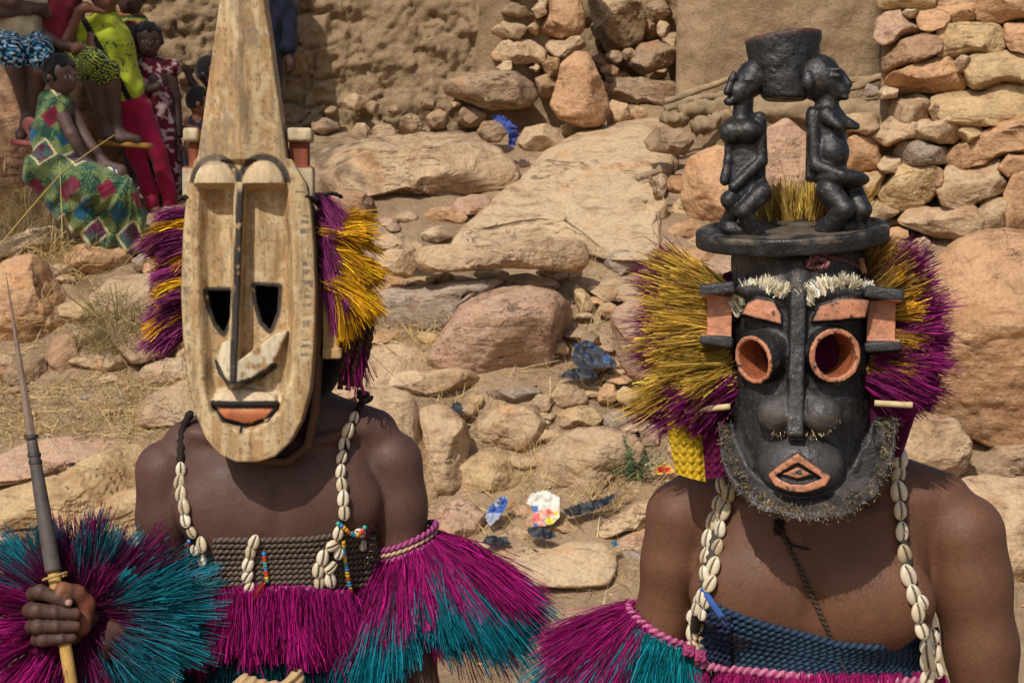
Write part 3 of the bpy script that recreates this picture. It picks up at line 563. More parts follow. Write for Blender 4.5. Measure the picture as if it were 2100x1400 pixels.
for lb, po, hu in [('reddish stone wedged under the weathered beam', [(1598,245),(1612,222),(1650,212),(1664,240),(1655,272),(1618,278)], 'pink'), ('small yellow stone next to the reddish wedged one', [(1578,250),(1590,232),(1612,238),(1612,258),(1592,264)], 'yellow'),
                   ('pale angular stone by the end of the weathered beam', [(1752,262),(1765,240),(1790,236),(1798,258),(1780,277)], 'tan')]:
    rock(lb, po, hu, Y=8.8, name='loose_stone', cat='stone')

# wooden beams and poles in front of the house foot
def pole(label, a, b, r0, r1, D0, D1, rough=.12, bend=.02, name='wooden_pole', col=(150, 128, 98)):
    A, B = at(*a, D0), at(*b, D1); n = 26; t = np.linspace(0, 1, n)[:, None]; L = np.linalg.norm(B-A); seed = int(a[0]*7+a[1])
    P = A+(B-A)*t+bend*L*np.stack([vnoise(np.stack([t[:, 0]*2.5, t[:, 0]*0+k*9, t[:, 0]*0+seed], -1), k) for k in range(3)], 1)
    V, Q = tube(P, np.linspace(r0, r1, n)*D0/F, 12)
    c = np.repeat(P, 12, 0); c = np.concatenate([c, P[:1], P[-1:]]); d = V-c; nz = fbm(V*np.array([14, 60, 60]), seed, 3); V = c+d*(1+rough*2*nz[:, None])
    cc = lin(*col)*(1+.25*nz[:, None]); o = link(name, mk_mesh(name, V, clean(V, Q), np.clip(cc, .01, 1)), M_WOOD); return tag(o, label, 'pole' if 'pole' in name else 'root' if 'root' in name else 'beam', kind='thing')
pole('thin grey pole laid along the plaster edge, upper of two', (1362,212), (1500,158), 7, 6, 8.85, 8.95)
pole('thin grey pole laid along the plaster edge, lower of two', (1366,222), (1520,182), 8, 7, 8.8, 8.9)
pole('gnarled grey beam lying under the thin poles', (1395,228), (1560,205), 17, 19, 8.75, 8.85, .2, name='wooden_beam')
pole('bent grey branch stub hanging below the gnarled beam', (1355,245), (1430,238), 13, 14, 8.7, 8.8, .22, .06, name='wooden_beam')
pole('crooked grey log above the log shaped stone', (1420,262), (1500,232), 18, 15, 8.7, 8.8, .2, .05, name='wooden_beam')
pole('long weathered split beam behind the carved figures', (1500,222), (1838,225), 24, 24, 8.8, 8.65, .16, .015, name='wooden_beam')
pole('thin straight pole between the beam and the plaster, pale one', (1690,168), (1815,158), 6, 6, 8.8, 8.75)
pole('crooked thin pole poking at the stone wall', (1690,190), (1835,158), 7, 9, 8.75, 8.7, .15, .04)
rock('round grey cobble lying on the weathered beam', oval(1785,187,32,30), 'grey', Y=8.65, name='loose_stone', cat='stone')
for lb, po in [('knotted root sticking out by the loose stones', [(1306,372),(1350,345)]), ('short forked root under the knotted one', [(1330,360),(1352,398)])]:
    pole(lb, po[0], po[1], 5, 7, 8.2, 8.25, .25, .08, name='tree_root')
# ------------------------------------------------------------------ dancers: shared helpers
M_SKIN = col_material('skin', .5, .34, gscale=190, gamt=.4, bumpd=.002, bstr=.45, sss=.05)
_nt = M_SKIN.node_tree; _nt.links.new(ramp(_nt, noise_node(_nt, 38, 5, .7, objvec(_nt, rnd=False)), [(.3, g(.46)), (.7, g(.72))]), _nt.nodes['Principled BSDF'].inputs['Roughness'])
M_SHELL = col_material('cowrie', .35, .45, gscale=80, gamt=.3, bstr=0)
_nt = M_SHELL.node_tree; _b = _nt.nodes['Principled BSDF']; _src = _b.inputs['Base Color'].links[0].from_socket; _oi = _nt.nodes.new('ShaderNodeObjectInfo')
_nt.links.new(mix(_nt, 'MULTIPLY', 1., _src, ramp(_nt, _oi.outputs['Random'], [(0, (.62, .55, .45)), (.35, (.95, .9, .8)), (.7, g(1)), (1, (.8, .74, .66))])), _b.inputs['Base Color'])
M_BEAD = col_material('glass_bead', .3, .5, gscale=50, gamt=.1, bstr=0)
M_ROPE = col_material('rope', .8, .25, gscale=300, gamt=.4, bumpd=.0008, bstr=.4)
M_BLACKWOOD = col_material('blackened_wood', .5, .5, gscale=55, gamt=.7, bumpd=.005, bstr=.85)
_nt = M_BLACKWOOD.node_tree; _nt.links.new(ramp(_nt, noise_node(_nt, 26, 4, .7, objvec(_nt, rnd=False)), [(.35, g(.3)), (.65, g(.75))]), _nt.nodes['Principled BSDF'].inputs['Roughness'])
def stick(front, fr, px, py, lift=0, dflt=0.):
    """local point on the front surface that appears at photo pixel (px, py)"""
    u, v = float(px), float(py); w = dflt
    for _ in range(8):
        q = float(front(u, v)); w = q if not math.isnan(q) else w
        a, b = fr.depth_shift(u, v, w+lift); u += px-float(a); v += py-float(b)
    return np.array([u, v, w+lift])
def stick_path(front, fr, pts, lift=0, n=40): return spline(np.array([stick(front, fr, x, y, lift) for x, y in pts]), n)
_cow = None
def cowrie_mesh():
    global _cow
    if _cow is None:
        n, Fc = ico(4); n = n.copy(); ax = np.abs(n[:, 0]); front_ = n[:, 2] > 0
        groove = front_*np.exp(-(n[:, 0]/.13)**2)*sstep(1., .8, np.abs(n[:, 1]))
        teeth = front_*np.exp(-((ax-.24)/.12)**2)*(.5+.5*np.cos(n[:, 1]*30))
        P = n*np.array([.0092, .0133, .0062]); P[:, 0] *= 1-.12*n[:, 1]; P[:, 2] -= groove*.0035+teeth*.0006
        c = lin(226, 214, 190)*np.ones((len(n), 1)); c = c*(1-.55*teeth[:, None]*.5); c = c+(lin(52, 38, 30)-c)*np.clip(groove*1.25, 0, 1)[:, None]
        _cow = mk_mesh('cowrie_shell', P, Fc, c); _cow.materials.append(M_SHELL)
    return _cow
def place(me, name, parent, pos, x, y, z, scale=1.):
    o = bpy.data.objects.new(name, me); COL.objects.link(o); o.parent = parent; o.location = Vector(pos.tolist())-wpos(parent)
    from mathutils import Matrix
    o.rotation_euler = Matrix((x, y, z)).transposed().to_euler(); o.scale = (scale,)*3; return o
def cowries(fr, front, pts, parent, lift=4, size=1., angs=None):
    rr = np.random.default_rng(len(pts)+int(pts[0][0])); P = [stick(front, fr, x, y, lift) for x, y in pts]
    for k, p in enumerate(P):
        d = (P[min(k+1, len(P)-1)]-P[max(k-1, 0)])*np.array([1, 1, .6]); a = math.atan2(d[0], d[1]) if np.hypot(d[0], d[1]) > 1 else 0
        if angs is not None: a = math.radians(angs[k])
        a += rr.normal()*.22
        gu = np.array([4, 0, float(front(p[0]+4, p[1]))-float(front(p[0]-4, p[1]))+0.0])
        z = np.array([-gu[2]/8 if not math.isnan(gu[2]) else 0, -.1, 1.]); z[0] = np.clip(z[0], -.8, .8); z += rr.normal(size=3)*.1
        zw = fr.vec(z); zw /= np.linalg.norm(zw); yw = -fr.vec(np.array([math.sin(a), math.cos(a), 0.]))
        xw = np.cross(yw, zw); xw /= np.linalg.norm(xw); yw = np.cross(zw, xw)
        place(cowrie_mesh(), 'cowrie_shell', parent, fr.pts(p), Vector(xw), Vector(yw), Vector(zw), size*rr.uniform(.84, 1.1))
_bead = {}
def bead_mesh(c):
    if c not in _bead:
        a = np.linspace(0, 2*math.pi, 10, endpoint=False); prof = [(.0022, -.0032), (.0031, -.0026), (.0034, 0), (.0031, .0026), (.0022, .0032)]
        V = np.array([[r*math.cos(t), h, r*math.sin(t)] for r, h in prof for t in a]); i = (np.arange(4)*10)[:, None]; q = np.arange(10)[None]
        Q = np.stack([i+q, i+10+q, i+10+(q+1) % 10, i+(q+1) % 10], -1).reshape(-1, 4)
        me = mk_mesh('bead', V, [Q, np.arange(10)[None, :], np.arange(40, 50)[None, ::-1]], np.tile(lin(*c), (50, 1))); me.materials.append(M_BEAD); _bead[c] = me
    return _bead[c]
BC = [(196, 62, 40), (220, 170, 40), (50, 120, 190), (60, 160, 150), (220, 170, 40), (196, 62, 40), (60, 140, 200), (70, 140, 110)]
def beads(fr, front, pts, parent, n, lift=8, size=1.):
    P = stick_path(front, fr, pts, lift, n*3); th = tube(fr.pts(P), .0008, 5)
    s = link('bead_string', mk_mesh('bead_string', th[0], clean(*th), np.tile(lin(60, 45, 35), (len(th[0]), 1))), M_ROPE, parent)
    idx = np.linspace(1, len(P)-2, n).astype(int); W_ = fr.pts(P)
    for j, k in enumerate(idx):
        y = W_[k+1]-W_[k-1]; y /= np.linalg.norm(y); z = fr.W-y*(fr.W@y); z /= np.linalg.norm(z); x = np.cross(y, z)
        place(bead_mesh(BC[(j*3+j//4+n) % 8]), 'bead', s, W_[k], Vector(x), Vector(y), Vector(z), size)
    return s
def rope(name, fr, P, r, col, parent, twist_px=14, col2=None, kind=None, sides=10):
    """twisted rope along local path P; twist_px = pitch of one strand"""
    W_ = fr.pts(P); s = fr.s; V, Q = tube(W_, r*s, sides, twist=2*math.pi/(twist_px*s*2), amp=.26, lobes=2)
    c = np.tile(lin(*col), (len(V), 1))
    if col2 is not None:
        ctr = np.concatenate([np.repeat(W_, sides, 0), W_[:1], W_[-1:]]); d = np.linalg.norm(V-ctr, axis=1)/(r*s); k = sstep(.85, 1.2, d)[:, None]; c = c*(1-k)+lin(*col2)*k
    return link(name, mk_mesh(name, V, clean(V, Q), c), M_ROPE, parent)
def fibres(name, fr, roots, dirs, lens, c0, parent, c1=None, cmid=None, per=24, spread=5., flare=.05, r0=.85, r1=.6, seg=3, pull=(0, 0, 0), seed=1, mat=None, curl=.055, jit=.13, tuftpull=.11, kind='stuff', cvar=.4):
    """tufts in local px: roots (T,3), dirs (T,3), lens (T); every tuft splits into 'per' fibres"""
    per = int(per*1.85); r0 = min(r0, .9)
    R = np.random.default_rng(seed); T = len(roots); roots, dirs = np.asarray(roots, float), np.asarray(dirs, float); lens = np.broadcast_to(np.asarray(lens, float), (T,))
    dirs = dirs/np.linalg.norm(dirs, axis=1, keepdims=True)+R.normal(size=(T, 3))*tuftpull
    rp = np.repeat(roots, per, 0)+R.normal(size=(T*per, 3))*spread; dp = np.repeat(dirs, per, 0)+R.normal(size=(T*per, 3))*flare
    lp = np.repeat(lens*(1+R.normal(size=T)*jit), per)*(1+R.normal(size=T*per)*.045)
    tv = np.repeat(np.exp(R.normal(size=(T, 1))*cvar*.6), per, 0)*np.exp(R.normal(size=(T*per, 1))*cvar)
    c0 = np.repeat(np.broadcast_to(c0, (T, 3)), per, 0)*tv; c1 = None if c1 is None else np.repeat(np.broadcast_to(c1, (T, 3)), per, 0)*tv
    s = fr.s; V, Q, C = strands(fr.pts(rp), fr.vec(dp), lp*s, r0*s, r1*s, seg, fr.vec(np.asarray(pull, float)[None])[0], curl, seed+1, np.clip(c0, 0, 1), None if c1 is None else np.clip(c1, 0, 1), cmid)
    o = link(name, mk_mesh(name, V, Q, C), mat or M_FIBRE, parent)
    if kind: o['kind'] = kind
    return o
MAG, MAG2, TEAL, PURP, YEL, STRAW = lin(128, 10, 84), lin(86, 6, 56), lin(0, 96, 110), lin(98, 18, 72), lin(196, 142, 22), lin(190, 152, 62)

# ------------------------------------------------------------------ dancer with the tall pale mask
A = Frame(580, 1080, 2.7, upright=True); GZA = (A.O[2]-0.)/A.s/np.linalg.norm(A.V)+1080    # v of the ground under him
dancer_a = tag(empty('person', (A.O[0], A.O[1]+.03, 0)), 'dark skinned bare shouldered dancer with brown rope chest wrap, gripping a spear', 'person')
def body_a(P):
    d = ell(P, (575, 1075, -25), (188, 215, 112))
    d = smin(d, ell(P, (575, 960, -45), (200, 95, 88)), 50)
    d = smin(d, chain(P, [(590, 640, -70, 58), (592, 790, -50, 62), (590, 870, -50, 82)], 20), 45)
    d = smin(d, ell(P, (575, 600, -95), (82, 118, 92)), 20)
    d = smin(d, chain(P, [(590, 860, -50, 62), (390, 915, -40, 48)]), 40)
    d = smin(d, chain(P, [(590, 855, -50, 62), (770, 905, -40, 52)]), 40)
    for pc in ((480, 1030, 34), (662, 1028, 34)): d = smin(d, ell(P, pc, (118, 76, 50)), 60)
    d = smin(d, ell(P, (575, 1290, -20), (160, 200, 96)), 60)
    d = smin(d, ell(P, (572, 1470, -30), (172, 130, 108)), 60)
    for sx in (-1, 1):
        x = 572+sx*88; d = smin(d, chain(P, [(x, 1500, -30, 92), (x, 1960, -15, 62), (x, 2010, -20, 60), (x+sx*8, 2330, -40, 40), (x+sx*8, GZA-45, -40, 36)], 30), 30)
        d = smin(d, rcone(P, (x+sx*8, GZA-34, -60), (x+sx*20, GZA-22, 90), 36, 24), 20)
    # arms
    arm = chain(P, [(343, 965, -30, 59), (340, 1060, -30, 54), (336, 1150, -25, 47), (318, 1225, 0, 46), (255, 1250, 110, 40), (168, 1262, 255, 31)], 22)
    d = smin(d, arm, 15)
    arm = chain(P, [(808, 962, -30, 63), (818, 1050, -25, 58), (832, 1160, -20, 50), (845, 1240, -5, 47), (858, 1420, 50, 36), (862, 1500, 75, 31)], 22)
    d = smin(d, arm, 15)
    for sx in (-1, 1):
        d = smin(d, chain(P, [(580+sx*22, 905, 52, 9), (580+sx*95, 893, 42, 9), (580+sx*175, 885, 2, 10)], 8), 22); d = smax(d, -ell(P, (580+sx*95, 868, 62), (60, 13, 26)), 22)
    return smax(d, -rcone(P, (572, 930, 98), (572, 1085, 118), 6, 9), 26)
va, qa, front_a = sdf(body_a, (235, 470, -200), (920, 1460, 300), 6.2)
vl, ql, _ = sdf(lambda P: np.maximum(body_a(P), 1448-P[1]), (350, 1430, -200), (800, GZA+10, 120), 14.)
# the fist round the spear, modelled finger by finger
HD = 2.52
Hf = Frame(120, 1258, HD); Hx = Frame(122, 1258, HD); Hx.s *= .84
def fist(P):
    k = 5
    fing = []
    for (a, b, c, r) in [((64, 1206, -26), (78, 1202, 25), (140, 1231, 34), 17.5), ((54, 1245, -28), (68, 1247, 29), (158, 1261, 25), 18.5), ((58, 1284, -28), (70, 1285, 27), (158, 1291, 23), 17), ((68, 1317, -28), (80, 1318, 21), (150, 1318, 19), 15)]:
        f = smin(rcone(P, (110, a[1]+4, -46), a, r+2, r+1), rcone(P, a, b, r+1, r), 6); f = smin(f, rcone(P, b, c, r+1, r-3), 5)
        f = smin(f, ell(P, (b[0]+2, b[1], b[2]+4), (13, r*.92, r*.9)), 5); f = smin(f, ell(P, (b[0]+44, b[1]*.5+c[1]*.5, (b[2]+c[2])/2+4), (11, r*.95, r*.9)), 4); fing.append(f)
    d = fing[0]
    for f in fing[1:]: d = smin(d, f, 1.5)
    d = smin(d, ell(P, (140, 1268, -44), (52, 72, 34)), 10)
    d = smin(d, chain(P, [(172, 1290, -22, 27), (184, 1240, -12, 24), (164, 1212, 10, 21), (132, 1199, 26, 18.5)], 8), 6)
    d = smin(d, rcone(P, (158, 1272, -50), (230, 1268, -120), 34, 36), 20)
    return d
vh, qh, _ = sdf(fist, (20, 1165, -130), (270, 1350, 70), 2.8)
skA = lin(88, 61, 51)
def skin_a(V): n = fbm(V/60., 4, 3); return skA*(1+.12*n[:, None])
ch = np.tile(lin(78, 55, 45), (len(vh), 1)); pal = sstep(150, 185, vh[:, 0])*sstep(-20, 5, vh[:, 2]); ch = ch+(lin(128, 74, 52)-ch)*pal[:, None]
nail = np.sqrt(((vh[:, 0]-146)/10)**2+((vh[:, 1]-1233)/8)**2); kk = sstep(1.1, .8, nail)*(vh[:, 2] > 38); ch = ch+(lin(196, 150, 130)-ch)*kk[:, None]
tip = sstep(24, 14, np.hypot(vh[:, 0]-133, vh[:, 1]-1198))*(vh[:, 2] > 20); ch = ch+(lin(142, 90, 58)-ch)*tip[:, None]*.7
Vb, Qb, Cb = merge([(A.pts(va), qa, skin_a(va)), (A.pts(vl), ql, skin_a(vl)), (Hx.pts(vh), qh, ch)])
link('body', mk_mesh('body', Vb, Qb, Cb), M_SKIN, dancer_a)
# trousers below the frame
def pants(P):
    d = ell(P, (572, 1450, -30), (180, 150, 116))
    for sx in (-1, 1): x = 572+sx*92; d = smin(d, chain(P, [(x, 1500, -30, 104), (x, 1960, -15, 84), (x+sx*6, 2250, -35, 78)], 30), 40)
    return smax(d, 1385-P[1], 6)
sdf_obj('trousers', pants, (350, 1360, -190), (800, 2350, 120), 17., A, M_CLOTH, dancer_a, lambda u, v, w: np.tile(lin(24, 20, 30), (len(u), 1)))
# rope wrap round the chest
def rowpath(fr, front, top, bot, t, n=70, lift=5):
    a = [(x0+(x1-x0)*t, y0+(y1-y0)*t) for (x0, y0), (x1, y1) in zip(top, bot)]; return stick_path(front, fr, a, lift, n)
wrapA = tag(empty('chest_wrap', wpos(dancer_a))); wrapA.parent = dancer_a; wrapA.location = (0, 0, 0); del_ = wrapA.pop('label', None)
TA, BA = [(383, 1118), (450, 1107), (540, 1108), (640, 1105), (720, 1092), (772, 1083)], [(385, 1206), (450, 1210), (540, 1206), (640, 1202), (720, 1200), (776, 1196)]
for k in range(10): rope('rope', A, rowpath(A, front_a, TA, BA, k/9, 90, 4), 5.6, (52, 42, 38), wrapA, 12, (112, 96, 84))
rope('braided_hem', A, stick_path(front_a, A, [(378, 1232), (450, 1216), (560, 1210), (640, 1208), (700, 1216), (740, 1226)], 10, 110), 7.5, (112, 18, 74), dancer_a, 15, (176, 84, 132))
# straps, shells and beads
def strap(fr, front, pts, parent, r, col, n=60, lift=0): return rope('harness_strap', fr, stick_path(front, fr, pts, lift, n), r, col, parent, 18, None)
sA = strap(A, front_a, [(392, 845), (374, 880), (370, 950), (368, 990), (378, 1060), (396, 1100), (408, 1150), (410, 1225)], dancer_a, 8, (40, 32, 28))
cowries(A, front_a, [(371, 962), (368, 988), (371, 1013), (377, 1039), (380, 1065), (392, 1090)], sA, 9)
cowries(A, front_a, [(401, 1122), (399, 1152), (396, 1182), (393, 1208)], sA, 8); cowries(A, front_a, [(413, 1116), (414, 1146), (412, 1176), (409, 1206)], sA, 12)
sB = strap(A, front_a, [(752, 808), (735, 838), (714, 882), (702, 938), (699, 980), (704, 1050), (696, 1095), (672, 1150), (668, 1200)], dancer_a, 7, (40, 32, 28))
cowries(A, front_a, [(726, 857), (714, 883), (706, 910), (701, 938), (699, 966), (701, 994), (704, 1022), (706, 1050)], sB, 9)
cowries(A, front_a, [(694, 1092), (683, 1118), (662, 1142), (653, 1167), (655, 1193)], sB, 10); cowries(A, front_a, [(696, 1132), (679, 1163), (677, 1188)], sB, 12)
cowries(A, front_a, [(738, 1092), (744, 1117)], sB, 8, .8, [60, -20])
sC = strap(A, front_a, [(522, 1100), (511, 1150), (508, 1200), (505, 1242)], dancer_a, 5, (44, 36, 32), 40, 4)
cowries(A, front_a, [(521, 1111), (514, 1131), (509, 1156), (508, 1181), (511, 1206), (504, 1238)], sC, 13)
beads(A, front_a, [(388, 1108), (389, 1150), (386, 1190), (383, 1226)], dancer_a, 18, 12)
beads(A, front_a, [(541, 1134), (545, 1165), (548, 1192)], dancer_a, 10, 12)
beads(A, front_a, [(704, 1110), (708, 1150), (714, 1185), (720, 1214)], dancer_a, 17, 14)
beads(A, front_a, [(692, 1072), (704, 1080), (716, 1092), (730, 1098), (742, 1091), (749, 1079)], dancer_a, 11, 16)
def pend(P): return smax(rcone(P, (0, -22, 0), (0, 20, 0), 9, 9), np.abs(P[0])+np.abs(P[1])*.4-11, 3)
pp = stick(front_a, A, 531, 1212, 14); V, Q, _ = sdf(pend, (-14, -34, -12), (14, 34, 12), 1.6); a = .6
V = np.stack([V[:, 0]*math.cos(a)-V[:, 1]*math.sin(a), V[:, 0]*math.sin(a)+V[:, 1]*math.cos(a), V[:, 2]], 1)+pp
link('red_pendant', mk_mesh('red_pendant', A.pts(V), Q, np.tile(lin(120, 18, 18), (len(V), 1))), M_BEAD, dancer_a)
# shoulder knot
kn = stick(front_a, A, 748, 812, 10); th_ = np.linspace(0, 12, 60); rope('strap_knot', A, kn+np.stack([12*np.cos(th_), 9*np.sin(th_*1.3), 8*np.sin(th_*.7)], 1), 5, (34, 28, 26), dancer_a, 12)
# skirt fringe
R = np.random.default_rng(11); T = 150; x = R.uniform(378, 742, T); pts = np.array([stick(front_a, A, q, 1226-14*math.sin((q-378)/364*math.pi), 12) for q in x])
fibres('skirt_fringe', A, pts, np.stack([(x-560)/900, np.ones(T), np.full(T, .18)], 1), R.uniform(98, 128, T), MAG, dancer_a, MAG*1.15, None, 44, 6, .025, 1.0, .7, seed=21, pull=(0, .0, -.1), cvar=.4)
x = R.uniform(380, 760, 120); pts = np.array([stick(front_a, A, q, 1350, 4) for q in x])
fibres('skirt_under_fringe', A, pts, np.stack([(x-560)/900, np.ones(120), np.full(120, .12)], 1), R.uniform(240, 320, 120), TEAL*.3, dancer_a, TEAL*.45, None, 24, 6, .06, 1.4, .8, seed=22)  # teal layer, its colour darkened to paint in the shadow below the top fringe
# cloth knot at the waist
def knot(P):
    P = (P[0], P[1]+32, P[2])
    d = ell(P, (560, 1392, 172), (34, 20, 16)); d = smin(d, chain(P, [(545, 1385, 172, 14), (500, 1378, 172, 20), (470, 1392, 165, 12)], 8), 6); d = smin(d, chain(P, [(575, 1385, 172, 12), (600, 1362, 172, 12), (615, 1395, 168, 10)], 8), 6)
    return d+2.5*np.sin(P[0]*.25+P[1]*.3)
sdf_obj('cloth_knot', knot, (440, 1320, 130), (650, 1430, 210), 3.5, A, M_CLOTH, dancer_a, lambda u, v, w: np.tile(lin(178, 148, 106), (len(u), 1)))
# arm fringe (cone of three fibre layers) on the free arm
def cone_fringe(name, fr, ctr, rad, T, right, left, front_, back, ln, c0, parent, seed, c1=None, cmid=None, tilt=0., phi=(0, 2*math.pi), lvar=None, **k):
    R = np.random.default_rng(seed); f = R.uniform(phi[0], phi[1], T); cs, sn = np.cos(f), np.sin(f)
    roots = np.stack([ctr[0]+rad[0]*cs, ctr[1]+tilt*cs, ctr[2]+rad[1]*sn], 1); D_ = np.zeros((T, 3))
    for vec, wt in ((right, np.maximum(cs, 0)), (left, np.maximum(-cs, 0)), (front_, np.maximum(sn, 0)), (back, np.maximum(-sn, 0))): D_ += np.array(vec)*(wt**1.5)[:, None]
    L = np.full(T, float(ln)) if lvar is None else ln*lvar(f)
    return fibres(name, fr, roots, D_, L, c0, parent, c1, cmid, seed=seed+3, **k)
lv = lambda f: (.78+.6*np.abs(np.cos(f))**1.5+.04*np.cos(f))
RD, LD, FD, BD = (.92, .36, .15), (-.68, .72, .2), (.12, .62, .78), (.2, .6, -.7)
armA = (836, 1142, -20)
cone_fringe('arm_fringe', A, armA, (62, 55), 190, RD, LD, FD, BD, 130, MAG, dancer_a, 31, MAG*1.3, tilt=-26, lvar=lv, per=40, flare=.03, pull=(0, .3, -.08), r0=1.3, cvar=.38)
cone_fringe('arm_under_fringe', A, (836, 1152, -22), (56, 48), 150, RD, LD, FD, BD, 166, TEAL*.6, dancer_a, 37, TEAL*1.1, .55, tilt=-26, lvar=lv, per=42, flare=.035, pull=(0, .32, -.08), r0=1.3, cvar=.35)
cone_fringe('arm_lowest_fringe', A, (840, 1165, -30), (50, 44), 70, (.72, .68, .05), (-.1, 1, .1), (.45, .8, .3), BD, 172, MAG2, dancer_a, 41, MAG, tilt=-20, lvar=lv, per=34, flare=.04, pull=(0, .18, 0), cvar=.4)
th_ = np.linspace(0, 2*math.pi, 90)
for dv, col, r in ((0, (120, 30, 82), 6.5), (-14, (150, 120, 90), 4.5), (-25, (110, 24, 74), 6)):
    rope('arm_band', A, np.stack([836+(60-dv*.02)*np.cos(th_), 1138+dv*.8-24*np.cos(th_)+dv*.2, -20+54*np.sin(th_)], 1), r, col, dancer_a, 13, tuple(min(255, c+60) for c in col))
# band and fringe on the spear arm
rope('arm_band', A, np.stack([334+60*np.cos(th_), 1143+20*np.cos(th_), -22+54*np.sin(th_)], 1), 6.5, (122, 34, 84), dancer_a, 13, (190, 110, 150))
cone_fringe('arm_fringe', A, (334, 1150, -22), (56, 50), 110, (.35, 1, .1), (-.5, .9, .1), (0, 1, .35), BD, 150, MAG2, dancer_a, 51, MAG*.8, tilt=20, per=34, flare=.03, pull=(0, .15, -.05))
# wrist ruff
def radial(name, fr, c, r, T, lenfn, colfn, parent, seed, w0=(-10, 20), wdir=(.0, .5), a0=0, a1=2*math.pi, **k):
    R = np.random.default_rng(seed); a = R.uniform(a0, a1, T); cs, sn = np.cos(a), np.sin(a); rr = r*R.uniform(.6, 1.1, T)
    roots = np.stack([c[0]+rr*cs, c[1]+rr*sn, c[2]+R.uniform(*w0, T)], 1); dirs = np.stack([cs, sn, R.uniform(*wdir, T)], 1)
    C = np.array([colfn(q) for q in a]); return fibres(name, fr, roots, dirs, np.array([lenfn(q) for q in a]), C[:, 0], parent, C[:, 1], k.pop('cmid', .6), seed=seed+2, **k)
def ang(q): return math.degrees(q) % 360        # 0 right, 90 down, 180 outward, 270 up
def wr_len(q): d = ang(q); return 140+55*max(0, math.cos(math.radians(d-42)))+45*max(0, math.cos(math.radians(d-150)))
def wr_col(q):
    d = ang(q)
    if 205 < d < 335: return (MAG2*.8, TEAL*.8) if random.random() < .55 else (MAG2*.8, MAG2)
    if d >= 335 or d < 75: return (MAG2*.6, TEAL) if random.random() < .8 else (TEAL*.6, TEAL)
    if d < 110: return (MAG2*.5, MAG2*.7)
    return (MAG, MAG*1.15)
radial('wrist_fringe', Hf, (165, 1262, -75), 46, 240, wr_len, wr_col, dancer_a, 61, (-25, 15), (-.35, .25), per=30, flare=.05, cmid=.62, r0=1.1, curl=.04, tuftpull=.2, jit=.2, cvar=.4)
radial('wrist_inner_fringe', Hf, (165, 1265, -60), 40, 120, lambda q: 95+50*max(0, math.cos(q-.5)), lambda q: (MAG2*.5, MAG2*.9) if 75 < ang(q) < 330 else (MAG2*.6, TEAL*.75), dancer_a, 67, (-15, 10), (0, .3), per=26, flare=.06, cmid=.6, tuftpull=.18, jit=.2)
# spear
spear = tag(empty('spear', at(150, 2300, 2.55)), 'long iron tipped spear with a wooden shaft held in the fist', 'spear')
sp = lambda x, y, w=6: Hf(np.array([x]), np.array([y]), np.array([w]))[0]
def rod(name, pts, rads, mat, col, parent, sides=14):
    P = spline(np.array([sp(*p) for p in pts]), 40); rr = np.interp(np.linspace(0, 1, 40), np.linspace(0, 1, len(rads)), rads)*Hf.s
    V, Q = tube(P, rr, sides); return link(name, mk_mesh(name, V, clean(V, Q), np.tile(lin(*col), (len(V), 1))), mat, parent)
M_IRON = col_material('rusty_iron', .6, .5, gscale=60, gamt=.6, bumpd=.002, bstr=.5)
def bladef(P): t = np.clip((P[1]-545)/370, 0, 1); uc = 40+(P[1]-545)*.112; hw = 1.2+11*t**.8; return np.maximum((np.abs(P[0]-uc)/hw+np.abs(P[2]-6)/(hw*.42+1)-1)*hw*.35, np.maximum(543-P[1], P[1]-915))
sdf_obj('blade', bladef, (28, 535, -12), (105, 925, 24), 1.9, Hf, M_IRON, spear, lambda u, v, w: np.tile(lin(128, 104, 86), (len(u), 1)))
rod('socket', [(80, 900), (92, 1000), (113, 1172)], [11, 13.5, 16, 17], M_IRON, (84, 74, 70), spear)
for yy in (892, 930, 945): rod('binding', [(80+(yy-900)*.12, yy-4), (80+(yy-900)*.12, yy+4)], [14, 14], M_IRON, (60, 52, 48), spear)
rod('shaft', [(113, 1165), (122, 1250), (140, 1400), (200, 1900), (260, 2420)], [13, 13, 15, 15, 15], M_WOOD, (188, 148, 84), spear)
tt = np.linspace(0, 2*math.pi*1.15, 40); V, Q = tube(Hf.pts(np.stack([116+24*np.cos(tt), 1180-5*np.cos(tt)+tt*.8, 8+24*np.sin(tt)], 1)), 3*Hf.s, 7)
link('shaft_ring', mk_mesh('shaft_ring', V, clean(V, Q), np.tile(lin(160, 132, 80), (len(V), 1))), M_WOOD, spear)

# ------------------------------------------------------------------ tall pale mask
B = Frame(505, 620, 2.53, yaw=-.13)
mask_a = tag(empty('wooden_mask', B(505, 950, -60)), 'tall cream wooden mask with long nose ridge, dark triangular eye holes and orange lips', 'mask')
OUT = [(398, 325), (380, 395), (371, 480), (366, 600), (370, 700), (381, 790), (396, 850), (417, 900), (446, 934), (482, 949), (528, 949), (562, 938), (592, 910), (616, 866), (634, 800), (643, 700), (646, 600), (643, 500), (636, 420), (629, 376), (598, 325)]
CAV = [(404, 370), (592, 370), (602, 500), (605, 650), (600, 780), (574, 850), (520, 888), (470, 884), (424, 852), (409, 780), (402, 650), (400, 500)]
MAST = [(466, -260), (532, -260), (546, 0), (592, 350), (400, 350), (455, 0)]
EYE = [[(421, 597), (468, 597), (466, 648), (452, 682), (438, 664), (426, 630)], [(519, 586), (566, 589), (562, 640), (548, 676), (533, 660), (522, 620)]]
LIP = [(432, 828), (442, 806), (490, 796), (560, 812), (567, 834), (546, 860), (500, 874), (455, 860)]
WING = [[(480, 694), (458, 702), (440, 738), (446, 764), (476, 792)], [(472, 794), (524, 774), (558, 746), (587, 678), (562, 684), (520, 716), (476, 752)]]
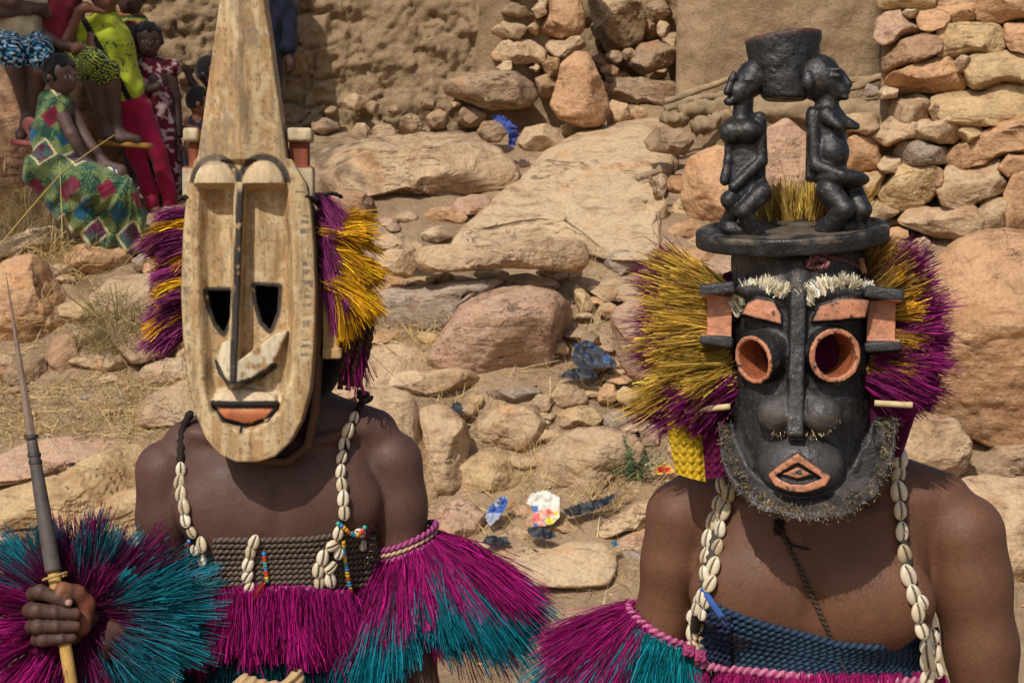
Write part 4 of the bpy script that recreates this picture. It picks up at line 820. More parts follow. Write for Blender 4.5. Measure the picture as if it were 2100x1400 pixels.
def un(v): return 492-15*np.clip((v-375)/405, 0, 1)
def h_a(u, v):
    wc = -((u-508)/150)**2*30; cav = poly2(u, v, CAV); h = wc-38*sstep(0, 22, -cav)*np.where(u < 487, .62+.38*sstep(404, 440, u), 1)
    du = np.abs(u-un(v)); rid = np.interp(v, [320, 380, 600, 770, 800], [4, 6, 14, 30, 22]); hr = rid-80*sstep(8, 20, du); h = np.where((v > 340), np.maximum(h, hr-90*sstep(788, 800, v)), h)
    for k, wg in enumerate(WING): h = np.maximum(h, 28-(.7 if k == 0 else .42)*np.abs(u-477)-.1*(790-v)*(k > 0)-75*sstep(0, 6, poly2(u, v, wg)))
    lp = poly2(u, v, LIP); lipz = wc-2-((v-836)/40)**2*16-60*sstep(-2, 10, lp)-11*np.exp(-((v-838)/3.5)**2); h = np.maximum(h, lipz)
    for cx in (443, 542):
        q = np.sqrt(((u-cx)/43)**2+((v-380)/50)**2); h = np.maximum(h, np.where(v < 380, 3+17*np.sqrt(np.maximum(1-q*q, 0))-80*sstep(1, 1.08, q), -200))
    m = 16-.34*np.abs(u-497); return np.where(v < 352, np.maximum(np.where(v < 330, m, np.maximum(m-(v-330)*3.0, -200)), h), h)
def mask_a_f(P):
    u, v, w = P; o = np.minimum(poly2(u, v, OUT), poly2(u, v, MAST)); h = h_a(u, v); eye = np.minimum(poly2(u, v, EYE[0]), poly2(u, v, EYE[1]))
    back = -92+np.abs(u-508)*.0*v; inner = np.where(v > 330, -62-((u-508)/150)**2*30, -92.)
    d = smax(smax(o, (w-h)*.75, 5), back-w, 4); d = np.maximum(d, -np.maximum(np.maximum(o+14, w-inner), 330-v)); return np.maximum(d, -eye)
def seg_d(u, v, pts):
    d = 1e9
    for (a, b), (c, e) in zip(pts[:-1], pts[1:]):
        L = (c-a)**2+(e-b)**2; t = np.clip(((u-a)*(c-a)+(v-b)*(e-b))/L, 0, 1); d = np.minimum(d, np.hypot(u-a-t*(c-a), v-b-t*(e-b)))
    return d
def col_a(u, v, w):
    p = np.stack([u, v*.16, w], -1)/22.; n = fbm(p, 5, 4); n2 = fbm(np.stack([u, v, w], -1)/16., 8, 4)
    c = lin(172, 138, 94)+(lin(192, 166, 124)-lin(172, 138, 94))*sstep(-.5, .6, n)[:, None]
    def put(mask, colr): nonlocal c; c = c+(np.array(colr)-c)*np.clip(mask, 0, 1)[:, None]
    put(sstep(.25, .8, n2)*.5, lin(206, 188, 152)); put(sstep(.3, .75, -n2)*.3, lin(140, 106, 70)); n3 = fbm(np.stack([u, v*.09, w*.5], -1)/7., 77, 3); put(sstep(.2, .8, n3)*.42, lin(118, 96, 70)); n4 = fbm(np.stack([u, v, w], -1)/5., 78, 2); put(sstep(.45, .75, n4)*.55, lin(88, 74, 60))
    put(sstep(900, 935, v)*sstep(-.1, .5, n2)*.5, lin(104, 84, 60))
    for k in (0, 1): put(sstep(4, -6, poly2(u, v, WING[k]))*.8*sstep(-.8, 0, n2), lin(216, 202, 172))
    for cx in (443, 542):
        q = np.sqrt(((u-cx)/43)**2+((v-380)/50)**2); put((v < 386)*sstep(1.02, .9, q)*.5, lin(210, 190, 154)); put((v < 375)*sstep(.97, 1.04, q)*sstep(1.32, 1.24, q)*.9*sstep(-1.1, -.5, n2), lin(44, 42, 42))
    blk = lin(36, 34, 35); wear = sstep(-1.0, -.45, n2)*.94
    put(sstep(8, 6, np.abs(u-un(v)-3))*sstep(380, 400, v)*sstep(800, 790, v)*wear*(w > -30), blk)
    for e in EYE: d = poly2(u, v, e); put(sstep(11, 7, d)*wear, blk); put(sstep(1.5, -1, d), lin(16, 13, 12))
    put(sstep(8.5, 6, seg_d(u, v, [(440, 742), (458, 776), (476, 790), (518, 779), (557, 752)]))*wear, blk); put(sstep(7, 5, np.abs(u-484-(v-795)*.2))*(v > 790)*(v < 826)*wear, blk)
    lp = poly2(u, v, LIP); put(sstep(14, 4, lp)*(v < 826)*.5, lin(224, 206, 174))
    put(sstep(2, -1, poly2(u, v, [(440, 838), (500, 843), (562, 836), (545, 858), (500, 870), (456, 860)])), lin(186, 112, 74))
    put(sstep(8, 6, seg_d(u, v, [(434, 828), (470, 830), (530, 830), (562, 830)])), blk); put(sstep(6, 4, seg_d(u, v, [(432, 826), (450, 826), (495, 832), (545, 826), (566, 832), (546, 861), (500, 874), (455, 862), (434, 834)]))*wear, blk); put(sstep(5, 3, np.abs(u-492))*(v > 872)*(v < 888), blk)
    o = poly2(u, v, OUT); cv_ = poly2(u, v, CAV)
    put((u > 560)*(v > 390)*(v < 730)*(o < -6)*(o > -26)*sstep(.45, .55, ((v+5*np.sin(v*.07)) % 21)/21)*sstep(-.2, .5, n)*sstep(-.5, .3, n2)*.7*(w > -60), lin(70, 66, 62))
    put((u < 430)*(v > 420)*(v < 800)*(o < -8)*(o > -20)*sstep(.5, .6, (v % 30)/30)*sstep(.1, .5, n)*.5*(w > -60), lin(90, 82, 72))
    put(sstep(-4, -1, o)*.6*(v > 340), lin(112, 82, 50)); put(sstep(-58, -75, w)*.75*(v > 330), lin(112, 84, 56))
    put((v < 340)*sstep(.2, .7, fbm(np.stack([u*.9, v*.2, w*0], -1)/14., 33, 4))*.5, lin(120, 106, 88)); put((v < 345)*sstep(3, 1, np.abs(u-497))*.5, lin(128, 96, 60))
    return c
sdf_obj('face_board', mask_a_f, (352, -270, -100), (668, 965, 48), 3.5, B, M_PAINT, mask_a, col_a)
def shellb(P):     # the hollow wooden back shell under the chin
    u, v, w = P; o = poly2(u, v, [(400, 560), (392, 700), (410, 830), (440, 925), (500, 962), (580, 965), (625, 930), (640, 860), (650, 700), (655, 560)])
    return smax(smax(o, np.maximum(-170-w, w+88), 6), -np.maximum(o+16, -400), 3)
sdf_obj('back_shell', shellb, (380, 550, -180), (670, 980, -80), 7., B, M_PAINT, mask_a, lambda u, v, w: np.tile(lin(92, 66, 44), (len(u), 1)))
for sx, x0, x1 in ((-1, 370, 404), (1, 586, 640)):
    xc = (x0+x1)/2; hw = (x1-x0)/2
    def earf(P): d = rbox(P, (xc, 372, -62), (hw, 34, 30), 5); d = np.minimum(d, rbox(P, (xc-sx*4, 312, -72), (hw-7, 34, 22), 3)); return np.minimum(d, rbox(P, (xc-sx*1, 273, -62), (hw-1, 14, 30), 6))
    def earc(u, v, w):
        n = fbm(np.stack([u, v, w], -1)/14., 3, 3)[:, None]; c = lin(178, 160, 128)*(1+.25*n); r = ((v > 288) & (v < 342))[:, None]; return np.where(r, lin(126, 68, 46)*(1+.2*n), c)
    sdf_obj('ear', earf, (xc-hw-8, 250, -110), (xc+hw+8, 412, -20), 3., B, M_PAINT, mask_a, earc)
for x in (378, 630):
    tt = np.linspace(0, 2*math.pi, 60); rope('tie_cord', B, np.stack([x+18*np.cos(tt), 405+3*np.sin(3*tt), -62+42*np.sin(tt)], 1), 3.2, (44, 36, 32), mask_a, 9)
tt = np.linspace(0, 1, 40); rope('tie_cord', B, np.stack([600+95*tt, 402+10*np.sin(tt*6), -40-60*tt], 1), 4, (40, 34, 32), mask_a, 10)
# fibre headdress behind it
hood_a = tag(empty('fibre_headdress', B(560, 650, -200)), 'purple and yellow fibre headdress with dark braids behind the cream mask', 'headdress')
def hoodf(P): return smin(ell(P, (520, 560, -205), (150, 210, 110)), ell(P, (600, 700, -240), (95, 150, 90)), 30)
sdf_obj('hood', hoodf, (350, 330, -345), (720, 860, -90), 12., B, M_CLOTH, hood_a, lambda u, v, w: np.tile(lin(20, 12, 15), (len(u), 1)))
R = np.random.default_rng(5)
def side(name, T, v0, v1, u0, du, dirs, ln, colf, seed, w=-110, **k):
    R = np.random.default_rng(seed); v = R.uniform(v0, v1, T); t = (v-v0)/(v1-v0); roots = np.stack([u0+du*t+R.normal(size=T)*5, v, w+R.normal(size=T)*14], 1)
    C = np.array([colf(q) for q in t]); return fibres(name, B, roots, np.array([dirs(q) for q in t])+R.normal(size=(T, 3))*.08, ln*(1+R.normal(size=T)*.14), C, hood_a, C*1.15, None, seed=seed+1, **k)
PL = lin(112, 40, 86)
side('purple_tuft', 90, 430, 680, 376, -6, lambda t: (-1, -.05+.45*t, .1), 62, lambda t: PL if (t*4.2+.3) % 1 < .62 else YEL, 71, -95, per=40, flare=.08, pull=(0, .25, 0))
side('purple_tuft', 60, 395, 600, 648, 22, lambda t: (.5, .5+.4*t, .1), 46, lambda t: PL, 75, -92, per=40, flare=.1, pull=(0, .3, 0))
side('yellow_tuft', 70, 452, 590, 664, 10, lambda t: (1, -.12+.5*t, .1), 96, lambda t: YEL, 79, -100, per=46, flare=.05, pull=(-.1, .22, -.1))
side('yellow_tuft', 24, 560, 610, 672, 4, lambda t: (.6, .75, .05), 75, lambda t: YEL*.9, 83, -105, per=36, flare=.06, pull=(-.25, .3, -.1))
for k in range(15):
    x0 = 672+R.uniform(-8, 78); y0 = 560+R.uniform(0, 40); x1 = 690+(x0-690)*.35+R.uniform(-10, 10); n = 30; t = np.linspace(0, 1, n)
    rope('braid', B, np.stack([x0+(x1-x0)*t**1.5+18*np.sin(t*3.1), y0+(770-y0+R.uniform(0, 40))*t, -150-30*t+R.uniform(-30, 30)+t*0], 1), 6.5, (48, 30, 22), hood_a, 14, (96, 66, 44), sides=7)
def blockf(P): return np.minimum(rbox(P, (668, 670, -118), (16, 68, 20), 4), rbox(P, (672, 728, -112), (20, 12, 22), 3))
sdf_obj('wooden_stay', blockf, (644, 590, -145), (700, 748, -85), 3., B, M_PAINT, hood_a, lambda u, v, w: np.tile(lin(176, 142, 98), (len(u), 1)))
x = R.uniform(705, 735, 10); fibres('loose_thread', B, np.stack([x, R.uniform(690, 730, 10), np.full(10, -150.)], 1), np.array([[.2, 1, .1]]*10)+R.normal(size=(10, 3))*.15, 85, lin(96, 12, 62), hood_a, None, None, 4, 3, .12, 1.4, 1., seed=88)

# ------------------------------------------------------------------ black helmet mask with carved figures
C = Frame(1645, 760, 2.02)
mask_b = tag(empty('wooden_mask', C(1645, 1060, -60)), 'black wooden helmet mask with tubular orange rimmed eyes and two carved figures on top', 'mask')
def capcyl(P, a, b, r, r2=None):
    a = np.array(a, float); d = np.array(b, float)-a; L = np.linalg.norm(d); d = d/L; h = (P[0]-a[0])*d[0]+(P[1]-a[1])*d[1]+(P[2]-a[2])*d[2]
    rad = np.sqrt(np.maximum((P[0]-a[0])**2+(P[1]-a[1])**2+(P[2]-a[2])**2-h*h, 0)); rr = r if r2 is None else r+(r2-r)*np.clip(h/L, 0, 1)
    return np.maximum(rad-rr, np.maximum(-h, h-L))
TUB = [((1594, 724, -10), (1545, 741, 44), 50, 41), ((1684, 722, -10), (1711, 728, 54), 55, 44)]
LID = [[(1518, 648), (1530, 624), (1550, 614), (1586, 620), (1601, 645), (1603, 669)], [(1660, 662), (1676, 627), (1725, 609), (1778, 612), (1770, 650), (1715, 657)]]
LO = [(1640, 924), (1668, 944), (1707, 970), (1698, 988), (1660, 1002), (1628, 1002), (1596, 992), (1582, 970), (1610, 946)]
LI = [(1641, 943), (1690, 973), (1655, 986), (1625, 986), (1597, 972)]; LT = [(1641, 951), (1672, 968), (1640, 976), (1610, 968)]
CO = [(1474, 872), (1484, 945), (1512, 1006), (1572, 1046), (1650, 1060), (1735, 1050), (1796, 1010), (1832, 942), (1842, 852), (1792, 852), (1768, 920), (1730, 965), (1650, 990), (1570, 968), (1532, 920), (1518, 872)]
CI = [(1509, 840), (1511, 898), (1545, 952), (1590, 984), (1650, 1000), (1710, 984), (1745, 960), (1787, 902), (1795, 840)]
def hcol(u, v): return np.clip(-34+1.25*np.clip(poly2(u, v, CI), 0, 46)+.34*np.clip(v-880, -20, 200), -60, 92)-((u-1650)/180)**2*40
_L = np.random.default_rng(3).normal(size=(14, 4))
def vn3(u, v, w):      # cheap lumpy field from a few sine waves
    r = 0
    for a in _L: r = r+np.sin(u*a[0]*.09+v*a[1]*.09+w*a[2]*.09+a[3]*6)
    return r/7
def mask_b_f(P):
    u, v, w = P; hw = 150-np.clip((v-850)/200, 0, 1)*16; d = (np.sqrt(((u-1640)/hw)**2+((w+115)/155)**2)-1)*140
    d = smax(d, np.abs(v-747)-245, 22)
    d = smin(d, ell(P, (1640, 600, -10), (142, 26, 62)), 26)
    d = smax(d, -ell(P, (1575, 790, 52), (58, 120, 28)), 22); d = smax(d, -ell(P, (1712, 800, 52), (58, 120, 26)), 22)
    for a, b, r, ri in TUB: d = smin(d, capcyl(P, a, b, r+3, r), 8)
    for l in LID: d = smin(d, ext(poly2(u, v, l), P, -20, 36-((u-1640)/150)**2*30+14), 5)
    d = smin(d, rcone(P, (1632, 545, 30), (1634, 620, 36), 17, 18), 14); d = smin(d, rbox(P, (1634, 745, 46), (16, 150, 32), 5, tilt=.1), 6)
    d = smin(d, smin(ell(P, (1595, 850, 46), (40, 38, 38)), rcone(P, (1624, 812, 42), (1600, 848, 54), 18, 32), 12), 6); d = smin(d, smin(ell(P, (1686, 848, 46), (42, 39, 38)), rcone(P, (1652, 810, 42), (1682, 846, 54), 18, 34), 12), 6)
    d = smin(d, ell(P, (1647, 952, 14), (88, 66, 68)), 8)
    crest = ext(poly2(u, v, CO), P, -70, hcol(u, v)); crest = crest+2.2*vn3(u, v, w); d = smin(d, crest, 5)
    d = smin(d, ext(poly2(u, v, LO), P, 20, 96-((u-1645)/62)**2*16), 3); d = np.maximum(d, -ext(poly2(u, v, LI), P, 80-((u-1645)/62)**2*16, 140)); d = np.minimum(d, ext(poly2(u, v, LT), P, 30, 88))
    for a, b, r, ri in TUB:
        a_, b_ = np.array(a, float), np.array(b, float); e = (b_-a_)/np.linalg.norm(b_-a_); d = np.maximum(d, -capcyl(P, a_-e*60, b_+e*20, ri, ri))
    return d+.9*vn3(u*1.6, v*1.6, w*1.6)
def col_b(u, v, w):
    q = np.stack([u, v, w], -1); n = fbm(q/30., 15, 4); n2 = fbm(q/12., 18, 4); c = np.tile(lin(28, 26, 26), (len(u), 1))*(1+.35*n[:, None])+(lin(92, 78, 66)-lin(28, 26, 26))*(sstep(.25, .9, fbm(q/8., 91, 3))*.3)[:, None]
    def put(m, k): nonlocal c; c = c+(np.array(k)-c)*np.clip(m, 0, 1)[:, None]
    put(sstep(612, 560, v)*sstep(-.5, .5, n)*.8, lin(84, 72, 64)); OR = lin(184, 122, 88)
    gy = sstep(60, 20, np.hypot(u-1598, (v-846)))+sstep(60, 20, np.hypot(u-1688, v-846)); put(gy*.65*(w > 20), lin(86, 80, 76)); put(sstep(1.05, .8, np.hypot((u-1650)/100, (v-952)/84))*.55*(w > 10), lin(78, 72, 70))
    put(sstep(6, -4, poly2(u, v, CO))*(v > 850)*.5*sstep(-.6, .3, n), lin(84, 78, 74))
    wear = sstep(-.95, -.5, n2)
    for l in LID: put(sstep(-1, -5, poly2(u, v, l))*(w > 8)*wear, OR)
    for a, b, r, ri in TUB:
        a_, b_ = np.array(a, float), np.array(b, float); L = np.linalg.norm(b_-a_); e = (b_-a_)/L; r_ = q-a_; h = r_@e; rad = np.linalg.norm(r_-h[:, None]*e, axis=1)
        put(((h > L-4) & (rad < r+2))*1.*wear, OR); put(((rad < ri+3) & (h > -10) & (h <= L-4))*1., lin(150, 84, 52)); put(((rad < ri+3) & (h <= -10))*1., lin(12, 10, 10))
    put((sstep(1, -2, poly2(u, v, LO))*(poly2(u, v, LI) > 1))*wear*(w > 60), OR); put((poly2(u, v, LI) < 0)*(w > 60)*1., lin(30, 26, 26)); t = poly2(u, v, LT); put((t < 0)*(t > -7)*(w > 70)*wear, OR*.85)
    return c
sdf_obj('face', mask_b_f, (1462, 488, -180), (1854, 1076, 106), 3.4, C, M_BLACKWOOD, mask_b, col_b)
for sx, x0, x1, y0 in ((-1, 1440, 1500, 583), (1, 1772, 1838, 586)):
    xc, hw = (x0+x1)/2, (x1-x0)/2
    def earf(P): d = rbox(P, (xc, y0+14, -6), (hw+6, 13, 42), 5, rot=sx*.12); d = np.minimum(d, rbox(P, (xc-sx*3, y0+66, -26), (hw-4, 52, 12), 3)); return np.minimum(d, rbox(P, (xc, y0+120, -10), (hw+4, 11, 32), 5, rot=-sx*.1))
    def earc(u, v, w): n = fbm(np.stack([u, v, w], -1)/18., 3, 3)[:, None]; return np.where(((v > y0+27) & (v < y0+109))[:, None], lin(182, 120, 86)*(1+.25*n), lin(40, 37, 38)*(1+.2*n))
    sdf_obj('ear', earf, (xc-hw-14, y0-14, -60), (xc+hw+14, y0+140, 46), 3., C, M_BLACKWOOD, mask_b, earc)
M_CARVED = col_material('polished_black_wood', .47, .5, gscale=50, gamt=.7, bumpd=.004, bstr=.75)
# tray and carved group
NT = np.array([-.05, -.955, .29]); NT /= np.linalg.norm(NT); E2 = np.array([0, .29, .955]); E2 /= np.linalg.norm(E2)
def trayf(P):
    x, y, z = P[0]-1617, P[1]-478, P[2]+40; t = x*NT[0]+y*NT[1]+z*NT[2]; q = y*E2[1]+z*E2[2]; k = np.sqrt((x/199)**2+(q/128)**2)
    d = smax((k-1)*128, np.abs(t)-18, 5); return smax(d, -smax((k-.9)*128, 12-t, 4), 3)
def dark(u, v, w, dust=.0):
    n = fbm(np.stack([u, v, w], -1)/16., 44, 4)[:, None]; return lin(29, 27, 27)*(1+.4*n)
def trayc(u, v, w):
    c = dark(u, v, w); t = (u-1617)*NT[0]+(v-478)*NT[1]+(w+40)*NT[2]; n = fbm(np.stack([u, v, w], -1)/40., 4, 4); m = ((t > 6)*sstep(-.5, .4, n)*.6)[:, None]; return c+(lin(112, 98, 80)-c)*m
sdf_obj('tray', trayf, (1405, 410, -190), (1830, 545, 110), 3.8, C, M_BLACKWOOD, mask_b, trayc)
def fig1(P):
    d = rbox(P, (1513, 312, -20), (30, 72, 26), 12); d = smin(d, rbox(P, (1543, 302, -42), (17, 74, 30), 8), 5)
    d = smin(d, ell(P, (1490, 272, 10), (27, 25, 28)), 8); d = smin(d, ell(P, (1524, 270, 12), (28, 25, 28)), 8); d = smin(d, rcone(P, (1508, 250, -18), (1512, 208, -18), 20, 21), 6)
    hd = smin(rcone(P, (1532, 155, -18), (1503, 186, -8), 37, 27), ell(P, (1540, 135, -22), (20, 24, 24)), 12); hd = smin(hd, rcone(P, (1492, 152, 14), (1479, 190, 16), 6, 8), 5); hd = smin(hd, ell(P, (1484, 208, 4), (13, 9, 13)), 5)
    hd = smin(hd, ell(P, (1491, 161, 15), (13, 3.5, 5)), 3); hd = smin(hd, ell(P, (1522, 166, 17), (12, 3.5, 5)), 3); hd = smax(hd, -ell(P, (1492, 171, 26), (13, 5, 6)), 3); d = smin(d, hd, 5)
    d = smin(d, chain(P, [(1546, 242, 0, 14), (1552, 330, -4, 13), (1498, 386, 22, 12)], 5), 4); d = smin(d, chain(P, [(1486, 258, 0, 10), (1484, 330, 4, 9), (1478, 372, 4, 11)], 5), 4)
    d = smin(d, chain(P, [(1545, 378, -25, 22), (1490, 412, 10, 19), (1500, 430, 0, 16), (1480, 462, -20, 15)], 5), 4); d = smin(d, chain(P, [(1556, 396, 0, 21), (1518, 436, 22, 17), (1545, 482, -10, 17)], 5), 4)
    return smin(d, rcone(P, (1490, 470, -10), (1550, 480, -14), 16, 15), 6)+.6*vn3(*[q*2.2 for q in P])
def fig2(P):
    d = rcone(P, (1684, 248, -18), (1692, 335, -14), 40, 34); d = smin(d, rbox(P, (1660, 292, -30), (18, 76, 32), 8), 5)
    hd = smin(ell(P, (1664, 156, -16), (46, 49, 44)), rcone(P, (1690, 166, -8), (1706, 182, -6), 31, 21), 10); hd = smin(hd, rcone(P, (1712, 148, -4), (1724, 172, -2), 6, 9), 5); hd = smin(hd, ell(P, (1719, 187, -2), (11, 6, 14)), 4); hd = smin(hd, ell(P, (1716, 199, -2), (11, 6, 13)), 4)
    hd = smin(hd, ell(P, (1643, 168, 26), (13, 20, 8)), 3); hd = smin(hd, ell(P, (1697, 145, 20), (14, 3.5, 5)), 3); hd = smin(hd, ell(P, (1700, 158, 22), (11, 5, 6)), 3); d = smin(d, hd, 5)
    d = smin(d, rcone(P, (1682, 200, -18), (1684, 232, -18), 24, 25), 6); d = smin(d, rcone(P, (1700, 244, -2), (1742, 258, 0), 20, 8), 6); d = smin(d, rcone(P, (1682, 240, 18), (1706, 262, 32), 20, 10), 6)
    d = smin(d, ell(P, (1696, 312, 0), (34, 36, 32)), 8); d = smin(d, ell(P, (1715, 366, -2), (57, 21, 44)), 6)
    d = smin(d, chain(P, [(1654, 236, 12, 15), (1662, 340, 14, 14), (1715, 362, 34, 11)], 5), 4)
    d = smin(d, chain(P, [(1690, 392, 10, 27), (1722, 430, 24, 21), (1690, 468, -8, 22)], 5), 4); d = smin(d, chain(P, [(1738, 392, -28, 25), (1758, 428, -10, 20), (1742, 462, -30, 18)], 5), 4)
    return smin(d, rcone(P, (1680, 466, -14), (1755, 462, -24), 17, 15), 6)+.6*vn3(*[q*2.2 for q in P])
def figc(u, v, w): c = dark(u, v, w); n = fbm(np.stack([u, v, w], -1)/9., 24, 3)[:, None]; return c+(lin(86, 76, 66)-c)*sstep(.1, .7, n)*.35
sdf_obj('carved_figure', fig1, (1455, 100, -85), (1575, 510, 60), 3.3, C, M_CARVED, mask_b, figc)
sdf_obj('carved_figure', fig2, (1612, 98, -90), (1785, 498, 72), 3.3, C, M_CARVED, mask_b, figc)
def cupf(P):
    u, v, w = P; t = np.clip((v-60)/140, 0, 1); uc = 1588+t*8; ru = 80-34*t**1.6; d = (np.sqrt(((u-uc)/ru)**2+((w+22)/(58-16*t))**2)-1)*48
    d = smax(d, smax((66-.15*(u-1588))-v, v-200, 6), 6); d = smax(d, -smax((np.sqrt(((u-uc)/(ru-14))**2+((w+22)/44)**2)-1)*40, v-112, 5), 4); return d+1.1*vn3(u*2, v*2, w*2)
sdf_obj('cup', cupf, (1498, 42, -88), (1680, 214, 44), 3.2, C, M_BLACKWOOD, mask_b, lambda u, v, w: dark(u, v, w)+(lin(104, 62, 42)-dark(u, v, w))*(sstep(12, 2, np.abs(v-(80-(u-1508)*.15)))*.5)[:, None])
# fur brows, moustache, beard
def furline(name, pts, T, dirf, ln, c, seed, w, **k):
    R = np.random.default_rng(seed); P = spline(np.array(pts, float), T); roots = np.concatenate([P, np.zeros((T, 1))], 1)+R.normal(size=(T, 3))*np.array([2, 3, 2]); roots[:, 2] += np.array([w(p[0], p[1]) for p in P])
    D_ = np.array([dirf(p[0], p[1]) for p in P])+R.normal(size=(T, 3))*.12; return fibres(name, C, roots, D_, ln, c, mask_b, np.asarray(c)*1.2, None, seed=seed+1, mat=M_STRAW, **k)
wface = lambda x, y: -115+155*math.sqrt(max(.05, 1-((x-1640)/152)**2))
CR = lin(224, 210, 178)
for pts in ([(1511, 648), (1517, 622), (1538, 604), (1568, 600), (1600, 612)], [(1650, 625), (1672, 605), (1710, 595), (1745, 592), (1782, 608)]):
    xm = np.mean([p[0] for p in pts]); furline('fur_brow', pts, 26, lambda x, y: ((x-xm)*.014, -1, .15), 24, CR*.9, int(xm), lambda x, y: wface(x, y)+14, per=40, spread=2.5, flare=.12, r0=1.1, r1=.5, curl=.15)
furline('nostril_fur', [(1572, 862), (1600, 884), (1625, 886)], 8, lambda x, y: ((x-1638)*.006, .9, .2), 6, lin(150, 132, 96), 301, lambda x, y: 66, per=4, spread=4, flare=.4, r0=1, r1=.5)
furline('nostril_fur', [(1655, 886), (1690, 884), (1715, 862)], 8, lambda x, y: ((x-1638)*.006, .9, .2), 6, lin(150, 132, 96), 305, lambda x, y: 66, per=4, spread=4, flare=.4, r0=1, r1=.5)
wcol = lambda x, y: float(hcol(np.array(x), np.array(y)))
RIM = [(1487, 880), (1496, 940), (1524, 996), (1578, 1034), (1650, 1050), (1730, 1038), (1786, 998), (1820, 936), (1829, 858)]
furline('beard_fringe', RIM, 64, lambda x, y: ((1648-x)*.004+.0, -.65, .75), 10, lin(132, 114, 80), 311, wcol, per=8, spread=7, flare=.3, r0=.9, r1=.45, curl=.15, jit=.3)
furline('beard_fringe', [(x+(x-1650)*.02, y+8) for x, y in RIM], 46, lambda x, y: ((x-1648)*.004, .5, .8), 9, lin(116, 102, 80), 317, wcol, per=4, spread=5, flare=.4, r0=1.1, r1=.5, curl=.15)
# tie knots and toggles
tt = np.linspace(0, 1, 90); kt = np.stack([1672+20*np.sin(tt*19), 542+14*np.cos(tt*13)-6, 42+8*np.sin(tt*23)], 1); rope('rope_knot', C, kt, 5, (92, 46, 52), mask_b, 10, (140, 96, 96))
tt = np.linspace(0, 1, 40); rope('tie_cord', C, np.stack([1690+80*tt, 528+26*tt**2, 40-70*tt], 1), 4.5, (84, 44, 46), mask_b, 10, (120, 84, 80)); rope('tie_cord', C, np.stack([1758+8*tt, 528+30*tt, -20+8*tt], 1), 6, (150, 110, 70), mask_b, 10)
for x0, y0, x1, y1 in ((1405, 850, 1500, 838), (1792, 822, 1868, 824)):
    P = C.pts(np.stack([np.linspace(x0, x1, 12), np.linspace(y0, y1, 12), np.full(12, -20 if x0 < 1600 else -8)], 1)); V, Q = tube(P, 6.5*C.s, 10); link('toggle_stick', mk_mesh('toggle_stick', V, clean(V, Q), np.tile(lin(196, 174, 130), (len(V), 1))), M_PAINT, mask_b)
# headdress of dyed straw
hood_b = tag(empty('fibre_headdress', C(1640, 900, -150)), 'yellow and purple straw headdress with woven band round the black mask', 'headdress')
def hoodb(P):
    d = ell(P, (1640, 720, -150), (215, 235, 120)); d = smin(d, ext(poly2(P[0], P[1], [(1450, 690), (1480, 560), (1800, 560), (1925, 640), (1905, 740), (1850, 930), (1480, 960), (1430, 800)]), P, -175, -95)-6, 16); return d
sdf_obj('hood', hoodb, (1400, 470, -290), (1950, 990, -30), 11., C, M_CLOTH, hood_b, lambda u, v, w: np.tile(lin(72, 10, 48), (len(u), 1)))
def ring(name, T, a0, a1, r, ln, colf, seed, w, wd, c=(1640, 690), sq=(1., 1.12), **k):
    R = np.random.default_rng(seed); a = np.radians(R.uniform(a0, a1, T)); cs, sn = np.cos(a), -np.sin(a); roots = np.stack([c[0]+r*sq[0]*cs, c[1]+r*sq[1]*sn, w+R.normal(size=T)*12], 1)
    L = ln*(1+R.normal(size=T)*.1); Cc = np.array([colf(q) for q in np.degrees(a)]); return fibres(name, C, roots, np.stack([cs, sn, wd+R.normal(size=T)*.08], 1), L, Cc[:, 0], hood_b, Cc[:, 1], k.pop('cmid', .72), seed=seed+1, **k)
PB, YB = lin(100, 16, 72), lin(176, 140, 56)
ring('yellow_straw', 130, 150, 206, 156, 142, lambda q: (YB, YB*1.1) if random.random() < .86 else (YB, PB), 401, -62, -.05, per=46, flare=.035, pull=(0, .08, 0), tuftpull=.08)
ring('purple_straw', 80, 154, 214, 158, 172, lambda q: (PB, PB), 405, -92, -.1, per=34, flare=.05, tuftpull=.1)
ring('yellow_straw', 46, 196, 216, 162, 105, lambda q: (YB*.8, YB), 409, -48, .05, per=36, flare=.06, tuftpull=.16)
ring('purple_straw', 60, 203, 219, 162, 112, lambda q: (PB, PB*1.1), 413, -60, 0, per=36, flare=.06, tuftpull=.16)
ring('purple_straw', 120, -30, 42, 156, 118, lambda q: (PB*.9, PB), 417, -82, -.05, per=38, flare=.06, tuftpull=.16)
ring('yellow_straw', 70, -24, 32, 156, 82, lambda q: (YB*.7, lin(180, 126, 34)), 421, -55, .1, per=38, flare=.06, tuftpull=.16)
ring('purple_straw', 34, -32, -8, 160, 100, lambda q: (PB, PB*1.2), 425, -50, .1, per=36, flare=.06, tuftpull=.16)
ring('brown_straw', 50, 26, 48, 156, 92, lambda q: (lin(92, 66, 30), lin(150, 112, 50)), 429, -60, .05, per=34, flare=.06, tuftpull=.16)
ring('crest_straw', 60, 62, 118, 185, 100, lambda q: (lin(150, 118, 50), lin(176, 142, 66)), 433, -140, -.1, per=36, flare=.06, tuftpull=.16)
